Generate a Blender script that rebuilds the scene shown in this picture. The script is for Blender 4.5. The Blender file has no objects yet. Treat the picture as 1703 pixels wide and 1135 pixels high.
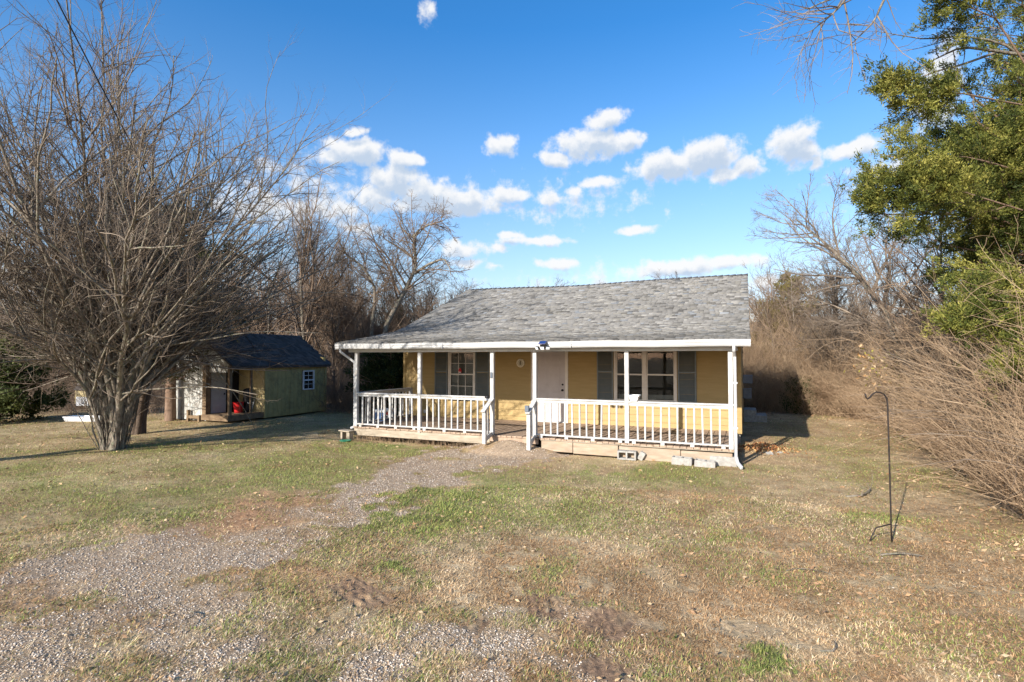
import bpy, math, random
import numpy as np
R = math.radians
rng = np.random.default_rng(7)
random.seed(5)
sc = bpy.context.scene
COL = sc.collection

# ------------------------------------------------------------------ camera
CAM = np.array([0.302, -12.044, 1.878]); YAW = -0.4060; PITCH = -0.0300; F = 906.27
cd = bpy.data.cameras.new('camera'); cam = bpy.data.objects.new('camera', cd); COL.objects.link(cam)
cam.location = CAM; cam.rotation_euler = (math.pi/2 - PITCH, 0, -YAW)
cd.lens = F/1703*36; cd.sensor_width = 36; cd.clip_start = .05; cd.clip_end = 3000
sc.camera = cam
GZ = -0.35
def ray(x, y):
    u = (x-851.5)/F; w = -(y-567.5)/F; c, s = math.cos(PITCH), math.sin(PITCH)
    fy = c+w*s; z = w*c-s
    return np.array([u*math.cos(YAW)+fy*math.sin(YAW), -u*math.sin(YAW)+fy*math.cos(YAW), z])
def onY(x, y, Y): v = ray(x, y); return CAM+v*(Y-CAM[1])/v[1]
def onX(x, y, X): v = ray(x, y); return CAM+v*(X-CAM[0])/v[0]
def onZ(x, y, Z=GZ): v = ray(x, y); return CAM+v*(Z-CAM[2])/v[2]
def at(x, fwd, z=GZ):
    v = ray(x, 594.7); return np.array([CAM[0]+v[0]*fwd, CAM[1]+v[1]*fwd, z])
def atp(x, y, fwd):                                   # a point seen at a distance
    v = ray(x, y); f = v[0]*math.sin(YAW)+v[1]*math.cos(YAW); return CAM+v*(fwd/f)
def projxy(X, Y, Z=GZ):
    vx, vy, vz = X-CAM[0], Y-CAM[1], Z-CAM[2]
    fx = vx*math.cos(YAW)-vy*math.sin(YAW); fy = vx*math.sin(YAW)+vy*math.cos(YAW)
    c, s = math.cos(PITCH), math.sin(PITCH); dep = np.maximum(fy*c-vz*s, .05); up = vz*c+fy*s
    return 851.5+F*fx/dep, 567.5-F*up/dep

# ------------------------------------------------------------------ noise (numpy)
_perm = np.random.default_rng(3).random((256, 256))
def vnoise(x, y):
    xi = np.floor(x).astype(int); yi = np.floor(y).astype(int); fx = x-xi; fy = y-yi
    fx = fx*fx*(3-2*fx); fy = fy*fy*(3-2*fy)
    g = lambda a, b: _perm[a % 256, b % 256]
    return (g(xi, yi)*(1-fx)+g(xi+1, yi)*fx)*(1-fy)+(g(xi, yi+1)*(1-fx)+g(xi+1, yi+1)*fx)*fy
def fbm(x, y, sc_, o=4):
    t = 0; a = .5; s = 0
    for i in range(o):
        t = t+a*vnoise(x*sc_+i*17.3, y*sc_+i*9.1); s += a; a *= .5; sc_ *= 2.03
    return t/s
def sst(a, b, x): t = np.clip((x-a)/(b-a), 0, 1); return t*t*(3-2*t)

# ------------------------------------------------------------------ tagging and mesh helpers
def tag(o, label=None, cat=None, group=None, kind=None):
    if label: o['label'] = label
    if cat: o['category'] = cat
    if group: o['group'] = group
    if kind: o['kind'] = kind
    return o
def thing(name, label, cat, loc=(0, 0, 0), group=None):
    o = bpy.data.objects.new(name, None); COL.objects.link(o); o.location = tuple(float(v) for v in loc)
    o.empty_display_size = .2
    return tag(o, label, cat, group)
def origin_of(parent):
    z = np.zeros(3)
    while parent is not None:
        z = z+np.array(parent.location); parent = parent.parent
    return z
def npmesh(name, V, Fc, mat, parent=None, col=None, smooth=False, loc=None):
    """V (n,3), Fc (m,k): ONE mesh object; vertices in world coordinates"""
    me = bpy.data.meshes.new(name); V = np.asarray(V, float).reshape(-1, 3)
    off = origin_of(parent) if loc is None else np.asarray(loc, float)
    V = V-off
    fl = Fc if isinstance(Fc, list) else [Fc]
    me.vertices.add(len(V)); me.vertices.foreach_set('co', V.astype(np.float32).ravel())
    nl = sum(f.size for f in fl); nf = sum(len(f) for f in fl)
    me.loops.add(nl); me.polygons.add(nf)
    me.loops.foreach_set('vertex_index', np.concatenate([f.ravel() for f in fl]).astype(np.int32))
    tot = np.concatenate([np.full(len(f), f.shape[1]) for f in fl]).astype(np.int32)
    st = np.concatenate([[0], np.cumsum(tot)[:-1]]).astype(np.int32)
    me.polygons.foreach_set('loop_start', st)
    try: me.polygons.foreach_set('loop_total', tot)
    except Exception: pass
    if smooth: me.polygons.foreach_set('use_smooth', np.ones(nf, bool))
    me.update(calc_edges=True)
    if col is not None:
        c = np.ones((len(V), 4), np.float32); c[:, :3] = col
        a = me.attributes.new('Col', 'FLOAT_COLOR', 'POINT'); a.data.foreach_set('color', c.ravel())
    me.materials.append(mat)
    o = bpy.data.objects.new(name, me); COL.objects.link(o)
    if parent is not None: o.parent = parent
    elif loc is not None: o.location = tuple(off)
    return o
def rotz(a): c, s = math.cos(a), math.sin(a); return np.array([[c, -s, 0], [s, c, 0], [0, 0, 1.]])
def rotx(a): c, s = math.cos(a), math.sin(a); return np.array([[1., 0, 0], [0, c, -s], [0, s, c]])
def roty(a): c, s = math.cos(a), math.sin(a); return np.array([[c, 0, s], [0, 1., 0], [-s, 0, c]])
class MB:
    def __init__(s): s.v = []; s.f = []
    def add(s, vs, fs):
        n = len(s.v); s.v += [tuple(float(q) for q in v) for v in vs]; s.f += [tuple(i+n for i in f) for f in fs]; return s
    def box(s, x0, x1, y0, y1, z0, z1, M=None, c=None):
        vs = np.array([(x, y, z) for z in (z0, z1) for y in (y0, y1) for x in (x0, x1)], float)
        if M is not None:
            c = vs.mean(0) if c is None else np.array(c); vs = (vs-c)@M.T+c
        return s.add(vs, [(0, 2, 3, 1), (4, 5, 7, 6), (0, 1, 5, 4), (2, 6, 7, 3), (0, 4, 6, 2), (1, 3, 7, 5)])
    def beam(s, a, b, w, h, up=(0, 0, 1)):
        a = np.array(a, float); b = np.array(b, float); t = (b-a)/np.linalg.norm(b-a)
        u = np.cross(t, up); u /= np.linalg.norm(u); v = np.cross(u, t)
        vs = [p+su*u*w/2+sv*v*h/2 for p in (a, b) for sv in (-1, 1) for su in (-1, 1)]
        return s.add(vs, [(0, 1, 3, 2), (4, 6, 7, 5), (0, 4, 5, 1), (2, 3, 7, 6), (0, 2, 6, 4), (1, 5, 7, 3)])
    def tube(s, pts, r, n=8, cap=True):
        pts = np.array(pts, float); m = len(pts); rr = np.full(m, r) if np.isscalar(r) else np.array(r)
        T = np.gradient(pts, axis=0); T /= np.linalg.norm(T, axis=1)[:, None]
        ref = np.array([.31, .23, .92]) if abs(T[0][2]) < .9 else np.array([.9, .31, .2]); vs = []
        u = np.cross(T[0], ref); u /= np.linalg.norm(u)
        for i in range(m):
            u = u-T[i]*np.dot(u, T[i]); u /= np.linalg.norm(u); w = np.cross(T[i], u)
            for k in range(n):
                a = 2*math.pi*k/n; vs.append(pts[i]+rr[i]*(math.cos(a)*u+math.sin(a)*w))
        fs = [(i*n+k, i*n+(k+1) % n, (i+1)*n+(k+1) % n, (i+1)*n+k) for i in range(m-1) for k in range(n)]
        if cap: fs += [tuple(range(n))[::-1], tuple(range((m-1)*n, m*n))]
        return s.add(vs, fs)
    def lathe(s, prof, c, n=20, ax='z'):
        vs = []; c = np.array(c, float)
        for r, h in prof:
            for k in range(n):
                a = 2*math.pi*k/n
                p = (r*math.cos(a), r*math.sin(a), h) if ax == 'z' else (r*math.cos(a), h, r*math.sin(a))
                vs.append(c+np.array(p))
        m = len(prof); fs = [(i*n+k, i*n+(k+1) % n, (i+1)*n+(k+1) % n, (i+1)*n+k) for i in range(m-1) for k in range(n)]
        fs += [tuple(range(n))[::-1], tuple(range((m-1)*n, m*n))]
        return s.add(vs, fs)
    def prism(s, poly, ax, a0, a1):
        """poly list of 2-D points extruded along an axis"""
        def P(p, a):
            return {'x': (a, p[0], p[1]), 'y': (p[0], a, p[1]), 'z': (p[0], p[1], a)}[ax]
        n = len(poly)
        return s.add([P(p, a0) for p in poly]+[P(p, a1) for p in poly],
                     [tuple(range(n))[::-1], tuple(range(n, 2*n))]+[(i, (i+1) % n, n+(i+1) % n, n+i) for i in range(n)])
    def split(s, name, mat, parent=None, bevel=0, k=8, fk=6):
        r = None
        for i in range(len(s.v)//k):
            m = MB(); m.add(s.v[i*k:(i+1)*k], [tuple(q-i*k for q in f) for f in s.f[i*fk:(i+1)*fk]]); r = m.build(name, mat, parent, bevel)
        return r
    def build(s, name, mat, parent=None, bevel=0, smooth=False):
        off = origin_of(parent)
        me = bpy.data.meshes.new(name); me.from_pydata([tuple(np.array(v)-off) for v in s.v], [], s.f)
        import bmesh
        b = bmesh.new(); b.from_mesh(me); bmesh.ops.recalc_face_normals(b, faces=b.faces); b.to_mesh(me); b.free()
        if smooth:
            for p in me.polygons: p.use_smooth = True
        me.materials.append(mat); o = bpy.data.objects.new(name, me); COL.objects.link(o); o.parent = parent
        if bevel:
            m = o.modifiers.new('bevel', 'BEVEL'); m.width = bevel; m.segments = 1; m.limit_method = 'ANGLE'
        return o

# ------------------------------------------------------------------ materials
def newmat(name):
    m = bpy.data.materials.new(name); m.use_nodes = True; nt = m.node_tree
    return m, nt, nt.nodes['Principled BSDF'], nt.nodes['Material Output']
def nd(nt, t, **k):
    n = nt.nodes.new(t)
    for a, v in k.items():
        if a.startswith('i_'):
            key = a[2:]; key = int(key) if key.isdigit() else key.replace('_', ' ')
            n.inputs[key].default_value = v
        else: setattr(n, a, v)
    return n
def ramp(nt, src, stops):
    r = nt.nodes.new('ShaderNodeValToRGB'); e = r.color_ramp.elements
    while len(e) < len(stops): e.new(.5)
    for q, (p, c) in zip(e, stops): q.position = p; q.color = (*c, 1) if len(c) == 3 else c
    nt.links.new(src, r.inputs[0]); return r.outputs[0]
def mix(nt, f, a, b, mode='MIX'):
    m = nt.nodes.new('ShaderNodeMix'); m.data_type = 'RGBA'; m.blend_type = mode
    for i, v in ((0, f), (6, a), (7, b)):
        if hasattr(v, 'is_linked') or isinstance(v, bpy.types.NodeSocket): nt.links.new(v, m.inputs[i])
        else: m.inputs[i].default_value = v if i == 0 else ((*v, 1) if len(v) == 3 else v)
    return m.outputs[2]
def noise(nt, scale, detail=4, vec=None, rough=.6, stretch=None):
    tc = nt.nodes.new('ShaderNodeTexCoord'); v = tc.outputs['Object'] if vec is None else vec
    if stretch:
        mp = nt.nodes.new('ShaderNodeMapping'); mp.inputs['Scale'].default_value = stretch; nt.links.new(v, mp.inputs[0]); v = mp.outputs[0]
    n = nt.nodes.new('ShaderNodeTexNoise'); n.inputs['Scale'].default_value = scale; n.inputs['Detail'].default_value = detail
    n.inputs['Roughness'].default_value = rough; nt.links.new(v, n.inputs[0]); return n.outputs[0]
def bump(nt, h, b, dist=.01, strength=.5):
    n = nt.nodes.new('ShaderNodeBump'); n.inputs['Distance'].default_value = dist; n.inputs['Strength'].default_value = strength
    nt.links.new(h, n.inputs['Height']); nt.links.new(n.outputs[0], b.inputs['Normal'])
def weathered(name, c1, c2, scale=6, rough=.6, stretch=None, bd=.003, bs=.4, dirt=None, dirt_amt=.4, spec=.3):
    m, nt, b, o = newmat(name)
    n1 = noise(nt, scale, 5, stretch=stretch)
    c = ramp(nt, n1, [(.35, c1), (.68, c2)])
    if dirt:
        n2 = noise(nt, scale*.45+1.3, 6, rough=.7)
        f = ramp(nt, n2, [(.5, (0, 0, 0)), (.72, (dirt_amt,)*3)])
        c = mix(nt, f, c, dirt)
    nt.links.new(c, b.inputs['Base Color']); b.inputs['Roughness'].default_value = rough
    b.inputs['Specular IOR Level'].default_value = spec
    bump(nt, noise(nt, scale*6, 4, stretch=stretch), b, bd, bs)
    return m
def attr_mat(name, rough=.8, ns=30, amt=.25, spec=.15, trans=0, bd=0):
    m, nt, b, o = newmat(name)
    a = nd(nt, 'ShaderNodeAttribute', attribute_name='Col')
    n = noise(nt, ns, 3); f = ramp(nt, n, [(.3, (1-amt,)*3), (.7, (1+amt,)*3)])
    c = mix(nt, 1.0, a.outputs[0], f, 'MULTIPLY')
    nt.links.new(c, b.inputs['Base Color']); b.inputs['Roughness'].default_value = rough
    b.inputs['Specular IOR Level'].default_value = spec
    if bd: bump(nt, noise(nt, ns*2, 4), b, bd, .6)
    if trans:
        t = nt.nodes.new('ShaderNodeBsdfTranslucent'); nt.links.new(c, t.inputs[0])
        mx = nt.nodes.new('ShaderNodeMixShader'); mx.inputs[0].default_value = trans
        nt.links.new(b.outputs[0], mx.inputs[1]); nt.links.new(t.outputs[0], mx.inputs[2]); nt.links.new(mx.outputs[0], o.inputs[0])
    return m
M = {}
M['siding'] = weathered('yellow_siding', (.335, .232, .088), (.39, .273, .11), 3, .55, (.6, 1, 5), .002, .3, (.40, .28, .13), .35)
M['white'] = weathered('white_paint', (.45, .45, .45), (.53, .53, .52), 8, .5, None, .002, .3, (.48, .44, .38), .35)
M['railwhite'] = weathered('chipped_white_paint', (.42, .415, .40), (.54, .535, .52), 12, .55, None, .003, .5, (.36, .30, .23), .9)
M['trim'] = weathered('cream_trim', (.66, .61, .54), (.74, .69, .62), 6, .5)
M['gutter'] = weathered('gutter_metal', (.45, .45, .45), (.53, .53, .52), 3, .3, None, .001, .2, (.5, .46, .40), .4, .5)
M['shutter'] = weathered('blue_grey_shutter', (.13, .155, .16), (.17, .19, .19), 5, .5)
M['door'] = weathered('door_paint', (.46, .41, .39), (.52, .47, .45), 3, .45)
M['deck'] = weathered('deck_boards', (.30, .21, .145), (.46, .34, .245), 4, .75, (6, .6, 1), .004, .6, (.16, .12, .09), .5)
M['rim'] = weathered('weathered_rim_board', (.29, .24, .175), (.44, .375, .29), 5, .8, (.5, 1, 4), .004, .6, (.20, .16, .11), .6)
M['cream_rim'] = weathered('peeling_cream_beam', (.29, .22, .155), (.41, .33, .245), 5, .75, (.6, 1, 3), .004, .6, (.40, .25, .15), .7)
M['concrete'] = weathered('concrete_block', (.28, .265, .24), (.42, .40, .365), 14, .9, None, .006, .8, (.24, .21, .17), .5, .1)
M['soffit'] = weathered('soffit_paint', (.16, .13, .10), (.20, .17, .13), 4, .7)
M['black'] = weathered('black_metal', (.012, .012, .014), (.02, .02, .022), 9, .4, None, .001, .2)
M['iron'] = weathered('painted_iron', (.014, .012, .012), (.035, .025, .02), 30, .55, None, .002, .4)
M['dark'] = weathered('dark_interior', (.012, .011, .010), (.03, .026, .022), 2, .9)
M['curtain'] = weathered('blind_slats', (.62, .64, .56), (.72, .74, .66), 6, .8, (1, 1, 10))
M['red'] = weathered('red_plastic', (.42, .012, .014), (.5, .02, .02), 4, .4)
M['blue'] = weathered('blue_plastic', (.05, .10, .22), (.07, .14, .30), 4, .4)
M['green'] = weathered('green_plastic', (.02, .22, .12), (.03, .28, .16), 4, .4)
M['olive'] = weathered('olive_siding', (.36, .28, .11), (.45, .36, .155), 3, .8, (4, 4, .5), .003, .5, (.10, .09, .05), .6)
M['oldwood'] = weathered('peeling_old_boards', (.26, .27, .24), (.62, .60, .57), 7, .85, (5, 5, .6), .005, .7, (.17, .13, .10), .9)
M['brownwood'] = weathered('brown_wood', (.13, .085, .05), (.24, .17, .10), 6, .8, None, .004, .6)
M['yellowwood'] = weathered('yellow_board', (.50, .40, .20), (.56, .46, .25), 6, .7, None, .003, .4, (.3, .22, .1), .5)
M['shedroof'] = weathered('dark_shingles', (.06, .054, .05), (.10, .092, .088), 9, .75, None, .006, .7)
M['whiteplastic'] = weathered('white_plastic', (.72, .73, .74), (.78, .79, .80), 4, .4)
M['lamp_white'] = weathered('lamp_lens', (.75, .78, .8), (.8, .82, .85), 4, .3)
M['panel'] = weathered('solar_panel', (.015, .03, .12), (.02, .045, .18), 14, .15, None, .0005, .1, spec=.7)
M['metergrey'] = weathered('grey_metal', (.10, .12, .15), (.15, .17, .20), 5, .4)
M['cream'] = weathered('cream_ceramic', (.58, .52, .38), (.64, .58, .44), 10, .5)
M['darkgreen_paint'] = weathered('dark_pattern', (.18, .16, .10), (.24, .21, .14), 10, .5)
M['bark'] = weathered('grey_bark', (.12, .093, .07), (.38, .325, .26), 14, .9, (1, 1, .5), .03, 1.0, (.30, .33, .22), .7, .1)
M['bark_dark'] = weathered('dark_bark', (.07, .05, .038), (.14, .105, .08), 9, .9, (1, 1, .35), .02, .8, spec=.1)
M['bark_red'] = weathered('shaggy_cedar_bark', (.17, .11, .075), (.27, .19, .14), 12, .9, (1, 1, .25), .02, .9, spec=.1)
M['twig'] = weathered('grey_brown_twigs', (.12, .09, .068), (.31, .25, .19), 2.5, .85, spec=.1)
M['twig_far'] = weathered('brown_twigs', (.12, .085, .06), (.29, .21, .15), .6, .9, spec=.1)
M['cane'] = weathered('tan_canes', (.25, .165, .10), (.50, .365, .235), 1.2, .85, spec=.1)
M['leafy'] = attr_mat('scale_leaves', .7, 8, .2, .2, .32)
M['blades'] = attr_mat('grass_blades', .75, 3, .12, .15, .25)
M['leaves'] = attr_mat('dead_leaves', .7, 30, .25, .2, .15)
M['stone'] = attr_mat('gravel_stone', .85, 60, .25, .2, 0)
M['shingle'] = attr_mat('asphalt_shingles', .92, 90, .22, .1, 0, .004)
def glass_mat():
    m, nt, b, o = newmat('window_glass')
    b.inputs['Base Color'].default_value = (.02, .024, .022, 1); b.inputs['Roughness'].default_value = .03
    b.inputs['Specular IOR Level'].default_value = .75; b.inputs['Alpha'].default_value = .36
    bump(nt, noise(nt, 2.2, 2), b, .02, .06)
    return m
M['glass'] = glass_mat()

# ------------------------------------------------------------------ world and sun
sun_from = np.array([-.239, -.885, .403]); SEL = math.asin(.403)
w = bpy.data.worlds.new('World'); sc.world = w; w.use_nodes = True; nt = w.node_tree
bg = nt.nodes['Background']; bg.inputs[1].default_value = .13
sky = nt.nodes.new('ShaderNodeTexSky'); sky.sky_type = 'NISHITA'; sky.sun_disc = False
sky.sun_elevation = SEL; sky.sun_rotation = math.atan2(sun_from[0], sun_from[1])
sky.altitude = 250; sky.air_density = 1.0; sky.dust_density = .9; sky.ozone_density = 1.5
SKY_SAT=1.2; SKY_VAL=1.07; SKY_TINT=(.72,1.04,1.12); CL_TOP=(4.5,4.52,4.55); CL_BOT=(2.6,3.1,3.8); SUN_E=5.0; EXPO=.74
# clouds: soft bodies set out by compass direction and height above the horizon
def azel(px, py):
    v = ray(px, py); return math.atan2(v[0], v[1]), math.atan2(v[2], math.hypot(v[0], v[1]))
CL = [(655,296,46,26,1),(705,322,78,30,1),(622,326,36,24,1),(775,334,66,20,1),(852,328,42,12,.9),(735,342,120,16,1),
 (590,250,54,20,1),(545,260,28,14,.8),(590,222,18,11,.7),(672,260,32,14,.9),(830,243,26,20,.9),(985,240,64,27,1),
 (1008,204,30,19,.9),(925,264,32,12,.9),(1048,234,24,16,.9),(1105,278,54,24,1),(1178,262,56,32,1),(1240,276,32,20,.9),
 (1210,292,34,14,.8),(1322,246,42,32,.9),(1340,222,24,13,.8),(1352,272,14,16,.7),(1420,247,56,16,.9),(712,20,12,22,.38),
 (1000,306,44,9,.6),(915,332,24,12,.7),(955,320,20,9,.6),(890,399,64,9,.75),(850,392,28,7,.7),(1058,384,34,8,.8),
 (928,437,40,10,.85),(1130,444,104,15,1),(1215,436,60,14,.95),(768,414,48,13,.85),(772,437,26,8,.7),(830,412,18,7,.6),
 (823,444,18,6,.6),(565,352,60,26,.6),(600,384,36,18,.5),(1560,150,40,70,.8),(440,345,90,30,.6),(30,470,70,30,.6),(740,296,10,8,.5),(1270,470,30,16,.7),(930,335,120,26,.27),(1000,462,130,16,.22),(520,300,90,30,.27),(1480,300,90,40,.25)]
tc = nt.nodes.new('ShaderNodeTexCoord'); sep = nt.nodes.new('ShaderNodeSeparateXYZ'); nt.links.new(tc.outputs['Generated'], sep.inputs[0])
def mth(op, a, b=None, c=None, nt=nt):
    n = nt.nodes.new('ShaderNodeMath'); n.operation = op
    for i, v in enumerate((a, b, c)):
        if v is None: continue
        if isinstance(v, (int, float)): n.inputs[i].default_value = v
        else: nt.links.new(v, n.inputs[i])
    return n.outputs[0]
az = mth('ARCTAN2', sep.outputs[0], sep.outputs[1]); el = mth('ARCSINE', sep.outputs[2])
cmb = nt.nodes.new('ShaderNodeCombineXYZ'); nt.links.new(az, cmb.inputs[0]); nt.links.new(el, cmb.inputs[1])
g = bpy.data.node_groups.new('cloud_field', 'ShaderNodeTree')
g.interface.new_socket('P', in_out='INPUT', socket_type='NodeSocketVector'); g.interface.new_socket('D', in_out='OUTPUT', socket_type='NodeSocketFloat')
gi = g.nodes.new('NodeGroupInput'); go = g.nodes.new('NodeGroupOutput')
def vm(op, a, b=None, t=g):
    n = t.nodes.new('ShaderNodeVectorMath'); n.operation = op
    for i, v in enumerate((a, b)):
        if v is None: continue
        if isinstance(v, tuple): n.inputs[i].default_value = v
        else: t.links.new(v, n.inputs[i])
    return n
nz = g.nodes.new('ShaderNodeTexNoise'); nz.inputs['Scale'].default_value = 16; nz.inputs['Detail'].default_value = 3; nz.inputs['Roughness'].default_value = .55
g.links.new(gi.outputs[0], nz.inputs[0])
wv = vm('SUBTRACT', nz.outputs[1], (.5, .5, .5)); wv = vm('MULTIPLY', wv.outputs[0], (.062, .028, 0)); P = vm('ADD', gi.outputs[0], wv.outputs[0]).outputs[0]
acc = None
for cx, cy, rx, ry, amp in CL:
    a, e = azel(cx, cy); a2, _ = azel(cx+rx, cy); _, e2 = azel(cx, cy-ry)
    ra, re = abs(a2-a)*1.22, abs(e2-e)*1.25
    d = vm('SUBTRACT', P, (a, e, 0)).outputs[0]; d = vm('MULTIPLY', d, (1/ra, 1/re, 0)).outputs[0]; L = vm('LENGTH', d).outputs[1]
    val = mth('MULTIPLY_ADD', L, -amp, amp, nt=g)
    acc = val if acc is None else mth('SMOOTH_MAX', acc, val, .12, nt=g)
n2 = g.nodes.new('ShaderNodeTexNoise'); n2.inputs['Scale'].default_value = 34; n2.inputs['Detail'].default_value = 5; n2.inputs['Roughness'].default_value = .6
g.links.new(gi.outputs[0], n2.inputs[0])
n3 = mth('MULTIPLY_ADD', n2.outputs[0], 1.5, -.77, nt=g)
acc = mth('ADD', acc, n3, nt=g)
g.links.new(acc, go.inputs[0])
def inst(vec):
    n = nt.nodes.new('ShaderNodeGroup'); n.node_tree = g; nt.links.new(vec, n.inputs[0]); return n.outputs[0]
def mr(v, a, b, c, d, smooth=True):
    n = nt.nodes.new('ShaderNodeMapRange'); n.interpolation_type = 'SMOOTHSTEP' if smooth else 'LINEAR'
    for i, q in enumerate((v, a, b, c, d)):
        if isinstance(q, (int, float)): n.inputs[i].default_value = q
        else: nt.links.new(q, n.inputs[i])
    return n.outputs[0]
D0 = inst(cmb.outputs[0]); up = vm('ADD', cmb.outputs[0], (-.004, .016, 0), nt).outputs[0]; D1 = inst(up)
cov = mr(D0, -.06, .46, 0, .97)
shade = mr(D1, .0, .75, 0, 1)                          # cloud standing above this point: its underside
tint = nd(nt, 'ShaderNodeHueSaturation'); tint.inputs['Saturation'].default_value = SKY_SAT; tint.inputs['Value'].default_value = SKY_VAL
nt.links.new(sky.outputs[0], tint.inputs['Color'])
nt.links.new(mr(el, .0, .55, .85, 1.35, False), tint.inputs['Saturation'])
skyc = mix(nt, 1.0, tint.outputs[0], ramp(nt, mr(el, .0, .60, 0, 1, False), [(0, (.74, .64, .70)), (.30, (.74, .80, .86)), (.62, (.74, .93, 1.06)), (1, (.66, .96, 1.10))]), 'MULTIPLY')
cc = mix(nt, shade, CL_TOP, CL_BOT)
out = mix(nt, cov, skyc, cc)
nt.links.new(skyc, bg.inputs[0])
bg2 = nt.nodes.new('ShaderNodeBackground'); bg2.inputs[1].default_value = bg.inputs[1].default_value; nt.links.new(out, bg2.inputs[0])
ina = mth('LESS_THAN', mth('ABSOLUTE', mth('SUBTRACT', az, YAW)), .95); ine = mth('MULTIPLY', mth('GREATER_THAN', el, .01), mth('LESS_THAN', el, .72))
mxs = nt.nodes.new('ShaderNodeMixShader'); nt.links.new(mth('MULTIPLY', ina, ine), mxs.inputs[0]); nt.links.new(bg.outputs[0], mxs.inputs[1]); nt.links.new(bg2.outputs[0], mxs.inputs[2])
nt.links.new(mxs.outputs[0], nt.nodes['World Output'].inputs[0])
w.cycles.sampling_method = 'MANUAL'; w.cycles.sample_map_resolution = 256
sl = bpy.data.lights.new('sun', 'SUN'); sl.energy = SUN_E; sl.angle = R(.53); sl.color = (1, .93, .84)
so = bpy.data.objects.new('sun', sl); COL.objects.link(so)
from mathutils import Vector
so.rotation_euler = Vector(sun_from).to_track_quat('Z', 'Y').to_euler(); so.location = (0, 0, 30)
vs = sc.view_settings; vs.view_transform = 'Standard'; vs.look = 'None'; vs.exposure = EXPO; vs.gamma = 1; vs.use_curve_mapping = False
# ------------------------------------------------------------------ ground shape
def mound(X, Y):
    d = np.hypot((X+4.9)/1.25, (Y+.1)/.75)
    return .26*np.clip(1-d, 0, 1)**.8
def gh(X, Y):
    X = np.asarray(X, float); Y = np.asarray(Y, float)
    z = GZ+(fbm(X+40, Y+70, .35, 3)-.5)*.10+(fbm(X+11, Y+5, 1.7, 3)-.5)*.03
    near = np.exp(-((X+4.8)/7)**2-((Y-1)/3.5)**2)
    z = z*(1-near)+(GZ+.01)*near
    inside = sst(.0, .25, Y)*sst(-9.7, -9.5, X)*sst(.2, 0, X)
    z = z+mound(X, Y)*sst(.22, -.02, Y)-inside*.1
    z = z-sst(9, 14, Y)*sst(-3, 1, X)*.18
    z = z+sst(4.3, 9, X)*.5*sst(-8, 0, Y)+sst(14, 30, Y)*.3
    return z
def g1(x, y): return float(gh(np.array([x]), np.array([y]))[0])

# ------------------------------------------------------------------ the house
D = 3.021; XL, XR = -10.036, 0.177
house = thing('house', 'yellow house with white railed porch', 'house', (-4.9, D, GZ))
op = [(-8.35, -7.40, .60, 2.10), (-3.08, -1.40, .70, 2.12), (-5.45, -4.50, -.02, 2.06)]
def lap_wall(a0, a1, z0, z1, openings, axis, const, sgn, topf=None):
    """horizontal lap siding: each course a tilted board, cut round the openings"""
    mb = MB(); ex = .192; z = z0
    while z < z1:
        zt = min(z+ex, z1); cuts = [(o[0], o[1]) for o in openings if o[2] < zt-.02 and o[3] > z+.02]
        segs = []; cur = a0
        for c in sorted(cuts):
            if c[0] > cur: segs.append((cur, c[0]))
            cur = max(cur, c[1])
        if cur < a1: segs.append((cur, a1))
        for s0, s1 in segs:
            t0, t1 = (s0, s1), (s0, s1)
            if topf: t0 = topf(z, s0, s1); t1 = topf(zt, s0, s1)
            if t0[1]-t0[0] < .02: continue
            if t1[1]-t1[0] < .02: t1 = ((t0[0]+t0[1])/2-.01, (t0[0]+t0[1])/2+.01)
            lo, hi = .032, .008
            def P(a, d, zz): return (a, const+sgn*d, zz) if axis == 'x' else (const+sgn*d, a, zz)
            mb.add([P(t0[0], 0, z), P(t0[1], 0, z), P(t0[1], lo, z), P(t0[0], lo, z), P(t1[0], 0, zt), P(t1[1], 0, zt), P(t1[1], hi, zt), P(t1[0], hi, zt)],
                   [(0, 1, 2, 3), (3, 2, 6, 7), (4, 7, 6, 5), (0, 3, 7, 4), (1, 5, 6, 2), (0, 4, 5, 1)])
        z += ex
    return mb
lap_wall(XL, XR-.02, -.06, 2.55, op, 'x', D, -1).build('front_wall', M['siding'], house)
BK = 12.05
def gab(z, s0, s1):
    if z < 2.62: return (D+.02, BK)
    t = (z-2.62)/(4.50-2.62); return (D+.02+t*4.5, BK-t*4.5)
lap_wall(D+.02, BK, -.06, 4.36, [], 'y', XR-.02, 1, gab).build('side_wall', M['siding'], house)
lap_wall(D+.02, BK, -.06, 4.36, [], 'y', XL+.02, -1, gab).build('side_wall', M['siding'], house)
lap_wall(XL, XR-.02, -.06, 2.62, [], 'x', BK, 1).build('back_wall', M['siding'], house)
m = MB()
for x in (XL, XR-.085): m.box(x-.002, x+.087, D-.04, D+.05, -.06, 2.5)
m.split('corner_board', M['siding'], house)
m = MB(); m.box(XL+.03, XR-.04, D+.05, BK-.03, GZ-.1, -.07); m.build('foundation', M['concrete'], house)
m = MB(); m.box(XL+.05, XR-.06, D+.9, D+.96, 0, 2.4).box(XL+.05, XR-.06, D+.06, D+.9, -.06, -.02).split('inner_wall', M['dark'], house)

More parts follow.
